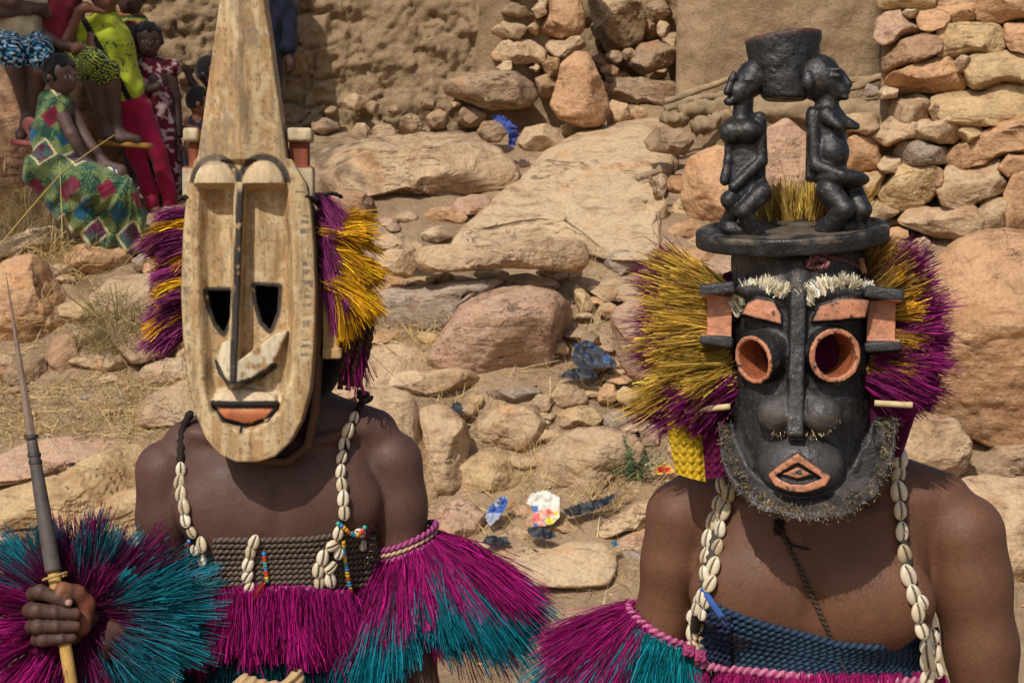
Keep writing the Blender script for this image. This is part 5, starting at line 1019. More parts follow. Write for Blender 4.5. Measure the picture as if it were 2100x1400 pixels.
def woven(name, quad, n, m, col, w, parent, amp=5):
    q = np.array(quad, float); a = np.linspace(0, 1, n); b = np.linspace(0, 1, m); Aa, Bb = np.meshgrid(a, b, indexing='ij')
    P = (q[0][None, None]*((1-Aa)*(1-Bb))[..., None]+q[1]*(Aa*(1-Bb))[..., None]+q[2]*(Aa*Bb)[..., None]+q[3]*((1-Aa)*Bb)[..., None])
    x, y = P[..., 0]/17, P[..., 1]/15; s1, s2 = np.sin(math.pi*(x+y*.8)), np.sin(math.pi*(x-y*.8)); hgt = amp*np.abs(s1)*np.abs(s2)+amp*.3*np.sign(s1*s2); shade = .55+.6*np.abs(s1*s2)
    F_ = np.stack([P[..., 0], P[..., 1], w+hgt-18*(Aa-.5)**2*4], -1).reshape(-1, 3); K = F_.copy(); K[:, 2] -= 14; V = np.concatenate([F_, K]); i = (np.arange(n-1)*m)[:, None]+np.arange(m-1)[None]
    Q = np.stack([i, i+1, i+m+1, i+m], -1).reshape(-1, 4); e = np.concatenate([np.arange(m), np.arange(1, n)*m+m-1, (n-1)*m+np.arange(m-2, -1, -1), np.arange(n-2, 0, -1)*m]); e2 = np.roll(e, -1)
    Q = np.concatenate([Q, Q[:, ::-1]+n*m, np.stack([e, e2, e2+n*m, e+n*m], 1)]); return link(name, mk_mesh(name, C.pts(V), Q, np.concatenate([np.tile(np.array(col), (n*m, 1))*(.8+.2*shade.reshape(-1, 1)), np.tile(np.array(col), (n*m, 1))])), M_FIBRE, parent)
woven('woven_band', [(1338, 770), (1432, 800), (1450, 1000), (1386, 985)], 40, 80, lin(186, 152, 34), -66, hood_b, 6)
woven('woven_purple_band', [(1420, 790), (1495, 800), (1500, 985), (1442, 995)], 34, 80, lin(84, 8, 52), -72, hood_b, 5)

# ------------------------------------------------------------------ dancer in the blue wrap
E = Frame(1690, 1180, 2.15, upright=True); GZE = (E.O[2]-0.)/E.s/np.linalg.norm(E.V)+1180
dancer_b = tag(empty('person', (E.O[0], E.O[1]+.03, 0)), 'warm brown skinned bare shouldered dancer with blue rope chest wrap and shell straps', 'person')
def body_b(P):
    d = ell(P, (1665, 1190, -40), (246, 270, 140)); d = smin(d, ell(P, (1668, 1070, -62), (262, 108, 106)), 60)
    d = smin(d, chain(P, [(1650, 760, -60, 78), (1655, 900, -50, 80), (1665, 980, -70, 110)], 20), 60); d = smin(d, ell(P, (1645, 720, -80), (100, 145, 100)), 20)
    d = smin(d, chain(P, [(1665, 985, -75, 76), (1430, 1045, -62, 62)]), 50); d = smin(d, chain(P, [(1665, 985, -75, 76), (1920, 1040, -62, 66)]), 50)
    for pc in ((1550, 1205, 64), (1780, 1208, 64)): d = smin(d, ell(P, pc, (132, 92, 58)), 55)
    d = smin(d, ell(P, (1662, 1480, -40), (205, 250, 118)), 70); d = smin(d, ell(P, (1660, 1720, -50), (220, 170, 140)), 70)
    for sx in (-1, 1):
        x = 1660+sx*112; d = smin(d, chain(P, [(x, 1750, -50, 115), (x, 2330, -30, 78), (x+sx*10, 2850, -60, 50), (x+sx*10, GZE-56, -60, 45)], 40), 40); d = smin(d, rcone(P, (x+sx*10, GZE-42, -85), (x+sx*26, GZE-28, 112), 45, 30), 25)
    d = smin(d, chain(P, [(1392, 1085, -50, 76), (1378, 1180, -50, 66), (1352, 1310, -60, 56), (1345, 1350, -70, 54), (1420, 1580, 30, 44), (1440, 1680, 70, 38)], 26), 14)
    for sx in (-1, 1): d = smin(d, chain(P, [(1665+sx*28, 1052, 52, 11), (1665+sx*120, 1035, 40, 12), (1665+sx*225, 1022, -8, 13)], 8), 26); d = smax(d, -ell(P, (1665+sx*120, 1003, 66), (78, 16, 30)), 26)
    d = smax(d, -rcone(P, (1668, 1090, 108), (1668, 1290, 128), 7, 11), 34)
    return smin(d, chain(P, [(1968, 1098, -50, 84), (1985, 1190, -45, 79), (2010, 1320, -40, 72), (2030, 1480, -30, 62), (2020, 1660, 40, 54), (2000, 1820, 110, 42)], 26), 15)
ve, qe, front_e = sdf(body_b, (1270, 560, -240), (2130, 1900, 190), 7.6)
vl, ql, _ = sdf(lambda P: np.maximum(body_b(P), 1880-P[1]), (1400, 1860, -240), (1960, GZE+12, 150), 16.)
ve, qe, _ = merge([(ve, qe), (vl, ql)])
n = fbm(ve/80., 14, 3)[:, None]; link('body', mk_mesh('body', E.pts(ve), qe, lin(102, 68, 49)*(1+.12*n)), M_SKIN, dancer_b)
def pantsb(P):
    d = ell(P, (1660, 1690, -50), (232, 190, 150))
    for sx in (-1, 1): x = 1660+sx*118; d = smin(d, chain(P, [(x, 1750, -50, 132), (x, 2330, -30, 105), (x+sx*8, 2700, -50, 98)], 40), 50)
    return smax(d, 1560-P[1], 8)
sdf_obj('trousers', pantsb, (1370, 1530, -240), (1960, 2820, 150), 24., E, M_CLOTH, dancer_b, lambda u, v, w: np.tile(lin(24, 20, 30), (len(u), 1)))
wrapE = empty('chest_wrap', (0, 0, 0)); wrapE.parent = dancer_b
TE, BE = [(1440, 1222), (1475, 1248), (1560, 1280), (1640, 1300), (1720, 1322), (1800, 1328), (1880, 1306), (1925, 1290)], [(1440, 1345), (1475, 1356), (1560, 1368), (1640, 1376), (1720, 1384), (1800, 1390), (1880, 1388), (1925, 1386)]
for k in range(9): rope('rope', E, rowpath(E, front_e, TE, BE, k/8, 110, 5), 7.2, (14, 25, 42), wrapE, 15, (46, 70, 92))  # second blue paints a highlight onto the crests of the rope strands
rope('braided_hem', E, stick_path(front_e, E, [(1400, 1352), (1450, 1366), (1560, 1378), (1640, 1386), (1800, 1398), (1920, 1396)], 12, 120), 9, (140, 52, 94), dancer_b, 18, (190, 120, 140))
for k in range(8):
    y0 = 1262+k*12; rope('rope_loop', E, stick_path(front_e, E, [(1452, y0), (1475, y0+4), (1500, y0+6+k)], 13, 24), 7, (13, 18, 36), wrapE, 14, (36, 46, 74), sides=8)
def ribbon(name, fr, P, hw, th, col, mat, parent):
    P = np.asarray(P, float); T = np.gradient(P, axis=0); sd = np.stack([T[:, 1], -T[:, 0], T[:, 2]*0], 1); sd /= np.linalg.norm(sd, axis=1, keepdims=True)+1e-9; z = np.array([0, 0, th])
    V = np.concatenate([P-sd*hw+z, P+sd*hw+z, P+sd*hw, P-sd*hw]); n = len(P); i = np.arange(n-1); Q = np.concatenate([np.stack([a*n+i, a*n+i+1, b*n+i+1, b*n+i], 1) for a, b in ((0, 1), (1, 2), (2, 3), (3, 0))]+[np.array([[0, n, 2*n, 3*n], [n-1, 4*n-1, 3*n-1, 2*n-1]])])
    return link(name, mk_mesh(name, fr.pts(V), Q, np.tile(lin(*col), (len(V), 1))), mat, parent)
ribbon('blue_tie', E, stick_path(front_e, E, [(1440, 1204), (1462, 1238), (1482, 1266), (1500, 1286)], 14, 20), 6, 3, (58, 92, 158), M_CLOTH, dancer_b)
s1 = strap(E, front_e, [(1505, 985), (1488, 1020), (1470, 1090), (1458, 1150), (1446, 1200), (1432, 1240), (1424, 1300), (1420, 1350)], dancer_b, 10, (70, 66, 56))
cowries(E, front_e, [(1494, 1012), (1484, 1046), (1477, 1084), (1471, 1122), (1463, 1160), (1456, 1196)], s1, 14, 1.02); cowries(E, front_e, [(1479, 995), (1471, 1032), (1461, 1068), (1452, 1104), (1447, 1140), (1444, 1176)], s1, 10, .95)
cowries(E, front_e, [(1438, 1222), (1428, 1246), (1424, 1272), (1419, 1298), (1421, 1326)], s1, 12, .8); cowries(E, front_e, [(1448, 1234), (1440, 1258), (1434, 1282)], s1, 12, .75); cowries(E, front_e, [(1430, 1232), (1418, 1262), (1414, 1286)], s1, 8, .7)
s2 = strap(E, front_e, [(1842, 915), (1843, 970), (1845, 1045), (1855, 1135), (1868, 1200), (1884, 1260), (1900, 1325), (1905, 1400)], dancer_b, 11, (58, 54, 46))
cowries(E, front_e, [(1845, 938), (1843, 972), (1843, 1008), (1846, 1046), (1850, 1090), (1855, 1136), (1863, 1180), (1874, 1219)], s2, 14, 1.05); cowries(E, front_e, [(1883, 1256), (1890, 1291), (1899, 1325), (1903, 1357), (1903, 1388)], s2, 48, 1.); cowries(E, front_e, [(1893, 1234), (1909, 1272), (1914, 1304), (1918, 1338), (1920, 1372)], s2, 40, .85)
rope('neck_cord', E, stick_path(front_e, E, [(1592, 1062), (1606, 1100), (1640, 1165), (1690, 1275), (1745, 1402)], 5, 120), 4.2, (40, 30, 26), dancer_b, 12, (84, 68, 54))
tt = np.linspace(0, 1, 50); kn = stick(front_e, E, 1597, 1082, 8); rope('cord_knot', E, kn+np.stack([8*np.sin(tt*17), 12*np.cos(tt*12), 6*np.sin(tt*21)], 1), 3.5, (40, 28, 28), dancer_b, 9)
rope('cord_end', E, stick_path(front_e, E, [(1604, 1092), (1625, 1118), (1660, 1126)], 5, 24), 2.5, (40, 30, 26), dancer_b, 9)
# skirt and arm fringes
R = np.random.default_rng(15); T = 170; x = R.uniform(1400, 1925, T); pts = np.array([stick(front_e, E, q, 1385+6*math.sin((q-1400)/525*math.pi), 12) for q in x])
fibres('skirt_fringe', E, pts, np.stack([(x-1660)/1200, np.ones(T), np.full(T, .2)], 1), R.uniform(170, 220, T), lin(146, 24, 90), dancer_b, MAG, None, 30, 6, .07, 1.5, .8, seed=521, cvar=.35)
armB = (1350, 1318, -62); RD2, LD2, FD2 = (.3, 1, .1), (-.92, .38, .1), (-.25, .85, .55)
cone_fringe('arm_fringe', E, armB, (68, 62), 170, RD2, LD2, FD2, (-.4, .7, -.5), 165, lin(132, 14, 86), dancer_b, 531, MAG*1.1, tilt=34, per=30, flare=.09, pull=(0, .22, 0), r0=1.5, phi=(1.9, 4.3), cvar=.35)
cone_fringe('arm_under_fringe', E, (1356, 1336, -50), (76, 70), 200, RD2, (-.8, .65, .15), (-.2, .9, .5), (-.3, .8, -.5), 215, lin(0, 104, 112), dancer_b, 537, lin(0, 116, 132), tilt=32, per=32, flare=.07, pull=(0, .2, 0), r0=1.5, phi=(.2, 3.6), cvar=.35)
for dv, col in ((0, (138, 40, 92)), (16, (150, 64, 104))): rope('arm_band', E, np.stack([1350+70*np.cos(th_), 1316+dv+36*np.cos(th_), -62+66*np.sin(th_)], 1), 8, col, dancer_b, 16, (196, 116, 150))
for q in ((1418, 1352), (1442, 1362)): pt = np.array([q[0], q[1]-10, 25.]); rope('band_knot', E, pt+np.stack([9*np.sin(tt*17), 8*np.cos(tt*12), 7*np.sin(tt*21)], 1), 5, (150, 58, 100), dancer_b, 10)
# ------------------------------------------------------------------ children and onlookers
M_KSKIN = M_SKIN
HAIRC = lin(20, 17, 16)
def hdir(yaw): a = math.radians(yaw); return np.array([math.sin(a), 0, math.cos(a)]), np.array([math.cos(a), 0, -math.sin(a)])   # face, side (0 = to camera, + = to image right)
def head_sdf(P, c, R, yaw=0, pitch=0):
    f, s = hdir(yaw); c = np.array(c, float); off = lambda a, b, d: tuple(c+f*R*a+s*R*b+np.array([0, d*R, 0]))
    d = ell(P, off(-.05, 0, -.18), (R*.98, R*1.1, R*1.02)); d = smin(d, ell(P, off(.22, 0, .5), (R*.62, R*.66, R*.66)), R*.35)
    d = smin(d, rcone(P, off(.92, 0, .0), off(1.02, 0, .32), R*.1, R*.19), R*.12); d = smin(d, ell(P, off(.84, 0, .64), (R*.26, R*.12, R*.2)), R*.1)
    d = smin(d, ell(P, off(.84, 0, -.12), (R*.5, R*.1, R*.2)), R*.15)
    for q in (-1, 1):
        d = smin(d, ell(P, off(-.05, q*1.0, .1), (R*.14, R*.24, R*.2)), R*.06); d = smax(d, -ell(P, off(.98, q*.36, .07), (R*.2, R*.11, R*.14)), R*.1)
    return d
def head_paint(c, V, hc, R, yaw, skin):
    f, s = hdir(yaw); q = V-np.array(hc, float); a, b, d = q@f/R, q@s/R, q[:, 1]/R
    def put(m, k): c[m] = k
    for e in (-1, 1):
        m = (((b-e*.36)/.2)**2+((d-.07)/.105)**2 < 1) & (a > .5); put(m, lin(150, 138, 128)); put((((b-e*.36)/.095)**2+((d-.06)/.1)**2 < 1) & (a > .5), lin(18, 12, 10)); put((((b-e*.37)/.24)**2+((d+.2)/.045)**2 < 1) & (a > .5), skin*.35)
    put(((b/.27)**2+((d-.64)/.1)**2 < 1) & (a > .5), skin*.62+lin(120, 50, 46)*.25); return c
def person(label, base, D, body, lo, hi, skin, heads=(), step=4.8, yaw=0):
    fr = Frame((lo[0]+hi[0])/2, (lo[1]+hi[1])/2, D, upright=True); root = tag(empty('person', fr(base[0], base[1], base[2] if len(base) > 2 else 0)), label, 'person', None)
    V, Q, front = sdf(body, lo, hi, step); c = np.tile(skin, (len(V), 1))*(1+.1*fbm(V/25., 3, 2)[:, None])
    for hc, R, yw in heads: c = head_paint(c, V, hc, R, yw, skin)
    link('body', mk_mesh('body', fr.pts(V), Q, np.clip(c, 0, 1)), M_KSKIN, root); return fr, root, front
def hair(fr, root, hc, R, yaw, style='short', step=3.2):
    f, s = hdir(yaw); hc = np.array(hc, float)
    def fn(P):
        d = ell(P, tuple(hc-f*R*.1+np.array([0, -.24*R, 0])), (R*1.06, R*1.12, R*1.08)); fa = (P[0]-hc[0])*f[0]+(P[2]-hc[2])*f[2]
        cut = np.minimum(fa-R*.42, (P[1]-hc[1])+R*.52); d = smax(d, cut, R*.1); d = smax(d, (P[1]-hc[1])-R*(.45), R*.1)
        if style == 'braid': d = d+R*.035*np.sin((P[0]-hc[0])*10/R+(P[1]-hc[1])*5/R)
        return d
    r = R*1.5; V, Q, _ = sdf(fn, tuple(hc-r), tuple(hc+r), step); n = fbm(V/4., 6, 2)[:, None]; return link('hair', mk_mesh('hair', fr.pts(V), Q, HAIRC*(1+.4*n)), M_CLOTH, root)
def wear(name, fr, root, fn, lo, hi, colfn, step=4.6):
    def f2(P): return fn(P)+1.7*np.sin(P[0]*.19+P[1]*.04+2*np.sin(P[1]*.03))+1.2*np.sin(P[2]*.22+P[1]*.1)*np.sin(P[0]*.11-P[1]*.07)
    return sdf_obj(name, f2, lo, hi, step, fr, M_CLOTH, root, colfn)[0]
def flat(c): c = lin(*c); return lambda u, v, w: np.tile(c, (len(u), 1))*(1+.18*fbm(np.stack([u, v, w], -1)/18., 9, 3)[:, None])
def sandal(fr, root, heel, toe, hw, th, col):
    a, b = np.array(heel, float), np.array(toe, float)
    def fn(P): return smax(rcone(P, heel, toe, hw*.85, hw), np.abs((P[1]-a[1])-(P[0]-a[0])*(b[1]-a[1])/max(abs(b[0]-a[0]), 1e-3)*np.sign(b[0]-a[0]))-th, 3) if abs(b[0]-a[0]) > abs(b[1]-a[1]) else smax(rcone(P, heel, toe, hw*.85, hw), np.abs(P[2]-a[2])-th, 3)
    lo = np.minimum(a, b)-hw-6; hi = np.maximum(a, b)+hw+6; V, Q, _ = sdf(fn, tuple(lo), tuple(hi), 3.); return link('sandal', mk_mesh('sandal', fr.pts(V), Q, np.tile(lin(*col), (len(V), 1))), M_CLOTH, root)
S1, S2, S3 = lin(84, 62, 54), lin(70, 50, 44), lin(112, 74, 56)
# --- boy with blue patterned shorts, arms folded, sitting on the rock
def k1(P):
    d = chain(P, [(48, -60, 0, 24), (45, 10, 0, 40), (42, 80, 0, 40)], 15); d = smin(d, head_sdf(P, (50, -115, 10), 36, 10), 10)
    for a in ([(5, -20, 0, 17), (-12, 30, 30, 14), (60, 24, 52, 10), (86, 18, 46, 10)], [(88, -20, 0, 17), (100, 28, 30, 14), (30, 10, 58, 10), (10, 8, 50, 10)]): d = smin(d, chain(P, a, 6), 6)
    d = smin(d, chain(P, [(22, 95, 20, 28), (24, 112, 85, 22), (30, 140, 85, 19), (48, 232, 60, 11), (50, 246, 70, 12), (66, 266, 96, 11)], 8), 8)
    return smin(d, chain(P, [(70, 95, 20, 28), (74, 112, 85, 22), (74, 145, 85, 19), (62, 228, 60, 11), (48, 250, 64, 12), (34, 276, 84, 11)], 8), 8)
f1, p1, fr1 = person('boy in a cream shirt and blue swirl shorts sitting with folded arms', (45, 110, -10), 8.2, k1, (-40, -180, -50), (125, 300, 125), S1, [((50, -115, 10), 36, 10)])
wear('shirt', f1, p1, lambda P: smin(chain(P, [(48, -40, 0, 36), (46, 10, 0, 47), (48, 66, 4, 46)], 15), chain(P, [(88, -24, 0, 22), (96, 10, 16, 20)], 6), 8), (-15, -90, -60), (130, 125, 60), flat((172, 158, 128)))
def swirl(u, v, w):
    n = fbm(np.stack([u*.6, v*1.4, w], -1)/22., 12, 2); b = np.abs((n*2.2+v*.03) % 1-.5)*2; c = np.where((b > .62)[:, None], lin(52, 130, 168), lin(16, 22, 34)); return np.where(((b > .84))[:, None], lin(176, 200, 208), c)
wear('shorts', f1, p1, lambda P: smin(chain(P, [(24, 92, 16, 34), (24, 112, 80, 30), (28, 122, 86, 26)], 8), chain(P, [(70, 92, 16, 34), (74, 112, 80, 30), (74, 122, 86, 26)], 8), 10), (-25, 45, -35), (118, 162, 130), swirl, 3.4)
sandal(f1, p1, (52, 252, 84), (76, 290, 92), 17, 6, (168, 98, 92)); sandal(f1, p1, (24, 288, 84), (88, 296, 92), 13, 6, (150, 82, 78))
# --- child in maroon shirt and zigzag skirt, sitting
def k2(P):
    d = chain(P, [(135, -50, 0, 22), (128, 10, 0, 38), (130, 100, 0, 38)], 15); d = smin(d, head_sdf(P, (160, -40, 20), 36, 20), 8)
    d = smin(d, chain(P, [(98, -5, 10, 15), (92, 70, 20, 13), (128, 96, 62, 10), (150, 98, 70, 10)], 6), 6)
    d = smin(d, chain(P, [(140, 118, 10, 28), (186, 140, 85, 21), (190, 165, 88, 19), (205, 258, 70, 11), (212, 276, 72, 12), (240, 282, 88, 11)], 8), 8)
    return smin(d, chain(P, [(175, 118, 10, 28), (218, 150, 85, 20), (224, 175, 88, 18), (232, 262, 72, 11), (240, 276, 76, 12), (272, 284, 96, 10)], 8), 8)
f2_, p2_, _ = person('child in a maroon shirt and black yellow zigzag skirt sitting on the rock', (150, 120, -20), 8.3, k2, (65, -100, -50), (300, 310, 125), S1, [((160, -40, 20), 36, 20)])
hair(f2_, p2_, (160, -40, 20), 36, 20)
wear('shirt', f2_, p2_, lambda P: smin(chain(P, [(132, -20, 0, 36), (128, 20, 0, 45), (130, 88, 0, 44)], 12), chain(P, [(98, -6, 8, 20), (94, 35, 14, 19)], 6), 8), (55, -70, -60), (190, 150, 60), flat((104, 26, 38)))
def zig(u, v, w): t = (v*.16+1.2*np.abs(((u+w)*.09) % 2-1)) % 1; return np.where((t < .36)[:, None], lin(150, 160, 62), lin(16, 18, 16))
wear('skirt', f2_, p2_, lambda P: chain(P, [(140, 112, 10, 40), (190, 140, 84, 34), (214, 150, 90, 28)], 10), (85, 60, -45), (262, 195, 135), zig, 3.2)
sandal(f2_, p2_, (206, 290, 70), (288, 296, 92), 15, 6, (148, 108, 48))
# --- child in yellow T-shirt and crimson trousers
def k3(P):
    d = chain(P, [(225, 30, 0, 20), (222, 75, 0, 40), (250, 190, 0, 38)], 15); d = smin(d, head_sdf(P, (222, -8, 14), 33, 22), 8)
    d = smin(d, chain(P, [(185, 62, 8, 16), (146, 92, 40, 12), (172, 30, 60, 9), (185, 22, 62, 10), (222, 32, 58, 5)], 6), 6)
    d = smin(d, chain(P, [(196, 80, 30, 14), (200, 130, 50, 12), (172, 104, 78, 9), (165, 104, 82, 13)], 6), 6)
    for x in (0, 42): d = smin(d, chain(P, [(248+x*.8, 210, 0, 22), (276+x, 310, 10+x*.4-8, 15), (308+x*.9, 430, 0, 11), (320+x*.9, 440, 20, 10)], 8), 8)
    return d
f3, p3_, _ = person('child in a yellow green printed T-shirt and crimson trousers, hand at chin', (325, 445), 8.35, k3, (120, -70, -60), (390, 460, 110), S3, [((222, -8, 14), 33, 22)])
hair(f3, p3_, (222, -8, 14), 33, 22)
def tee(u, v, w):
    c = flat((158, 168, 44))(u, v, w); n = fbm(np.stack([u, v, w*0], -1)/9., 31, 3); m = (np.abs(n) < .11) & (u > 216) & (u < 280) & (v > 84) & (v < 150) & (w > 10); c[m] = lin(58, 84, 56)
    m = np.abs((u-185)*.86-(v-55)*.46) < 6; c[m & (w > 0)] = lin(24, 24, 24); return c
wear('t_shirt', f3, p3_, lambda P: smin(chain(P, [(222, 62, 0, 40), (228, 100, 4, 50), (256, 182, 4, 40)], 12), chain(P, [(188, 62, 8, 24), (172, 78, 22, 21)], 6), 8), (140, 10, -65), (325, 235, 70), tee, 3.4)
def trou(P):
    d = ell(P, (262, 210, 0), (44, 30, 36))
    for x in (0, 42): d = smin(d, chain(P, [(249+x*.8, 215, 2, 25), (276+x, 310, 10+x*.4-8, 19.5), (306+x*.9, 418, 0, 16)], 8), 5)
    return d
wear('trousers', f3, p3_, trou, (205, 170, -60), (380, 440, 60), flat((150, 26, 62)))
# --- child behind with striped shirt
def k4(P): d = chain(P, [(272, 30, 0, 20), (272, 80, 0, 38), (280, 180, 0, 38)], 15); d = smin(d, chain(P, [(275, 190, 0, 36), (290, 440, 0, 24)], 10), 10); d = smin(d, chain(P, [(305, 60, 0, 14), (318, 150, 5, 12)], 6), 6); return smin(d, head_sdf(P, (274, -2, 12), 32, -8), 8)
f4, p4_, _ = person('child in a multicolour striped shirt standing behind the yellow T-shirt', (290, 450), 8.62, k4, (220, -60, -60), (345, 470, 70), S2, [((274, -2, 12), 32, -8)])
hair(f4, p4_, (274, -2, 12), 32, -8)
STR = [lin(44, 60, 40), lin(150, 140, 50), lin(110, 44, 60), lin(70, 90, 60), lin(160, 90, 50)]
wear('shirt', f4, p4_, lambda P: chain(P, [(272, 62, 0, 40), (276, 130, 0, 46), (282, 190, 0, 44)], 12), (215, 10, -60), (345, 250, 60), lambda u, v, w: np.array(STR)[(np.floor(v/7).astype(int)) % 5])
# --- little girl in maroon patterned dress
def k5(P):
    d = chain(P, [(310, 120, 0, 15), (318, 165, 0, 30), (322, 260, 0, 32), (330, 340, 0, 30)], 12); d = smin(d, head_sdf(P, (309, 86, 10), 29, 8), 6)
    d = smin(d, chain(P, [(352, 150, 4, 12), (362, 200, 6, 10), (366, 262, 14, 8), (366, 276, 16, 9)], 5), 6); d = smin(d, chain(P, [(288, 150, 8, 12), (292, 190, 30, 10), (318, 182, 48, 8), (326, 178, 50, 9)], 5), 6)
    for x in (318, 344): d = smin(d, chain(P, [(x, 350, 0, 14), (x, 440, 0, 11), (x+4, 450, 16, 9)], 6), 6)
    return d
f5, p5_, _ = person('little girl in a maroon and white patterned dress beside the crimson trousers', (335, 455), 8.5, k5, (265, 40, -55), (390, 465, 75), S2, [((309, 86, 10), 29, 8)], 3.6)
hair(f5, p5_, (309, 86, 10), 29, 8, 'braid')
def dressp(u, v, w): n = fbm(np.stack([u, v*1.2, w], -1)/10., 51, 3); c = np.tile(lin(92, 22, 36), (len(u), 1)); c[n > .34] = lin(176, 148, 150); c[n < -.45] = lin(46, 12, 22); return c
wear('dress', f5, p5_, lambda P: smin(chain(P, [(314, 142, 0, 30), (320, 200, 2, 34), (328, 300, 2, 42), (334, 372, 0, 46)], 14), ell(P, (354, 142, 4), (17, 20, 18)), 6), (275, 100, -60), (395, 425, 60), dressp, 3.2)
# --- seated girl in green patterned dress
def k6(P):
    d = chain(P, [(122, 196, 0, 14), (118, 225, -5, 30), (112, 310, -10, 32)], 12); d = smin(d, head_sdf(P, (133, 158, 8), 33, 48), 6)
    d = smin(d, chain(P, [(126, 222, 22, 16), (150, 275, 45, 13), (178, 332, 60, 11), (222, 358, 92, 9), (236, 362, 98, 11), (246, 384, 100, 5)], 6), 6)
    d = smin(d, chain(P, [(150, 222, -10, 15), (178, 285, 20, 12), (215, 335, 70, 10), (245, 345, 88, 9), (262, 376, 90, 5)], 6), 6)
    for q in ((228, 388), (238, 391), (258, 380)): d = smin(d, rcone(P, (238, 362, 98), (q[0], q[1], 102), 7, 4.5), 4)
    return smin(d, chain(P, [(110, 340, 0, 34), (190, 372, 95, 26), (235, 390, 100, 22), (262, 480, 60, 13), (282, 500, 78, 11)], 8), 8)
f6, p6_, _ = person('girl in a green diamond patterned dress sitting with her face turned, hands on knee', (130, 500, 0), 8.0, k6, (60, 105, -60), (310, 520, 130), S1, [((133, 158, 8), 33, 48)], 3.6)
hair(f6, p6_, (133, 158, 8), 33, 48, 'braid')
def diam(u, v, w):
    x, y = (u*.9+v*.25)/64., (v*.95-u*.2+w*.3)/72.; a, b = (x+y) % 1, (x-y) % 1; i, j = np.floor(x+y).astype(int), np.floor(x-y).astype(int); r = np.maximum(np.abs(a-.5), np.abs(b-.5)); k = (i*3+j*5) % 4
    fine = ((u*.35+v*.35) % 2 < 1) ^ ((u*.35-v*.35) % 2 < 1); c = np.where(fine[:, None], lin(112, 124, 72), lin(36, 72, 58)); c = np.where(((k == 0) & (r < .42))[:, None], lin(188, 178, 132), c); c = np.where(((k == 0) & (r < .34))[:, None], np.where(fine[:, None], lin(90, 30, 66), lin(52, 92, 80)), c)
    c = np.where(((k == 2) & (r < .3))[:, None], lin(112, 30, 52), c); c = np.where(((k == 1) & (r < .25))[:, None], lin(28, 82, 110), c); return c
wear('dress_top', f6, p6_, lambda P: smin(chain(P, [(118, 215, -2, 34), (110, 280, -6, 42), (118, 322, 0, 46)], 12), ell(P, (124, 224, 16), (27, 28, 26)), 8), (55, 165, -65), (185, 375, 60), diam, 3.)
SKP = [(62, 326), (120, 322), (205, 346), (258, 384), (272, 430), (290, 512), (250, 520), (185, 506), (130, 462), (84, 405), (52, 362)]
def skirt6(P):
    u, v, w = P; an = np.arctan2(v-352, u-262+0*w); top = 40+60*sstep(60, 240, u)-.18*np.clip(v-400, 0, 200)
    d = smax(poly2(u, v, SKP)-2, np.maximum(w-top, -30-w), 34); d = smin(d, chain(P, [(108, 345, 0, 44), (190, 372, 96, 37), (238, 392, 104, 36), (262, 440, 86, 29), (270, 490, 66, 24)], 10), 22); return d+2.6*np.sin(an*26)*sstep(360, 430, v)+1.5*np.sin(an*11+1)
wear('skirt', f6, p6_, skirt6, (36, 292, -60), (318, 545, 168), diam, 3.)
for k in range(3):
    t_ = np.linspace(0, 2*math.pi, 20); rope('bracelet', f6, np.stack([222+k*4+6*np.cos(t_), 352+k*2+11*np.sin(t_), 90+12*np.cos(t_)], 1), 2.4, (60, 60, 130) if k % 2 else (190, 190, 200), p6_, 6, sides=6)
# --- two small children peeping out behind the mask
def k7(P): d = head_sdf(P, (412, 212, 0), 25, 85); d = smin(d, chain(P, [(408, 235, -4, 10), (404, 262, -6, 24), (406, 330, -6, 26), (408, 440, -6, 18)], 10), 6); return smin(d, chain(P, [(394, 262, 8, 9), (386, 300, 14, 8), (396, 330, 20, 7)], 5), 5)
f7, p7_, _ = person('small child in a dark top peeping out behind the cream mask', (408, 455), 8.45, k7, (370, 170, -50), (450, 465, 50), S3, [((412, 212, 0), 25, 85)], 3.4)
hair(f7, p7_, (412, 212, 0), 25, 85)
wear('top', f7, p7_, lambda P: chain(P, [(406, 262, -6, 26), (406, 320, -6, 30), (408, 380, -6, 30)], 8), (368, 230, -50), (450, 420, 40), flat((44, 38, 50)))
def k8(P): d = head_sdf(P, (434, 152, 0), 27, 60); return smin(d, smin(chain(P, [(436, 178, -4, 11), (440, 215, -6, 28), (440, 330, -6, 28), (440, 430, -6, 22)], 10), chain(P, [(420, 200, 4, 9), (396, 170, 8, 8), (386, 142, 8, 7)], 5), 5), 6)
f8, p8_, _ = person('child with short black hair leaning on the wall behind the small one', (440, 440), 9.0, k8, (372, 105, -50), (485, 455, 50), S2, [((434, 152, 0), 27, 60)], 3.6)
hair(f8, p8_, (434, 152, 0), 27, 60)
wear('shirt', f8, p8_, lambda P: chain(P, [(440, 215, -6, 31), (440, 300, -6, 34)], 8), (395, 170, -50), (485, 345, 40), flat((70, 60, 52)))
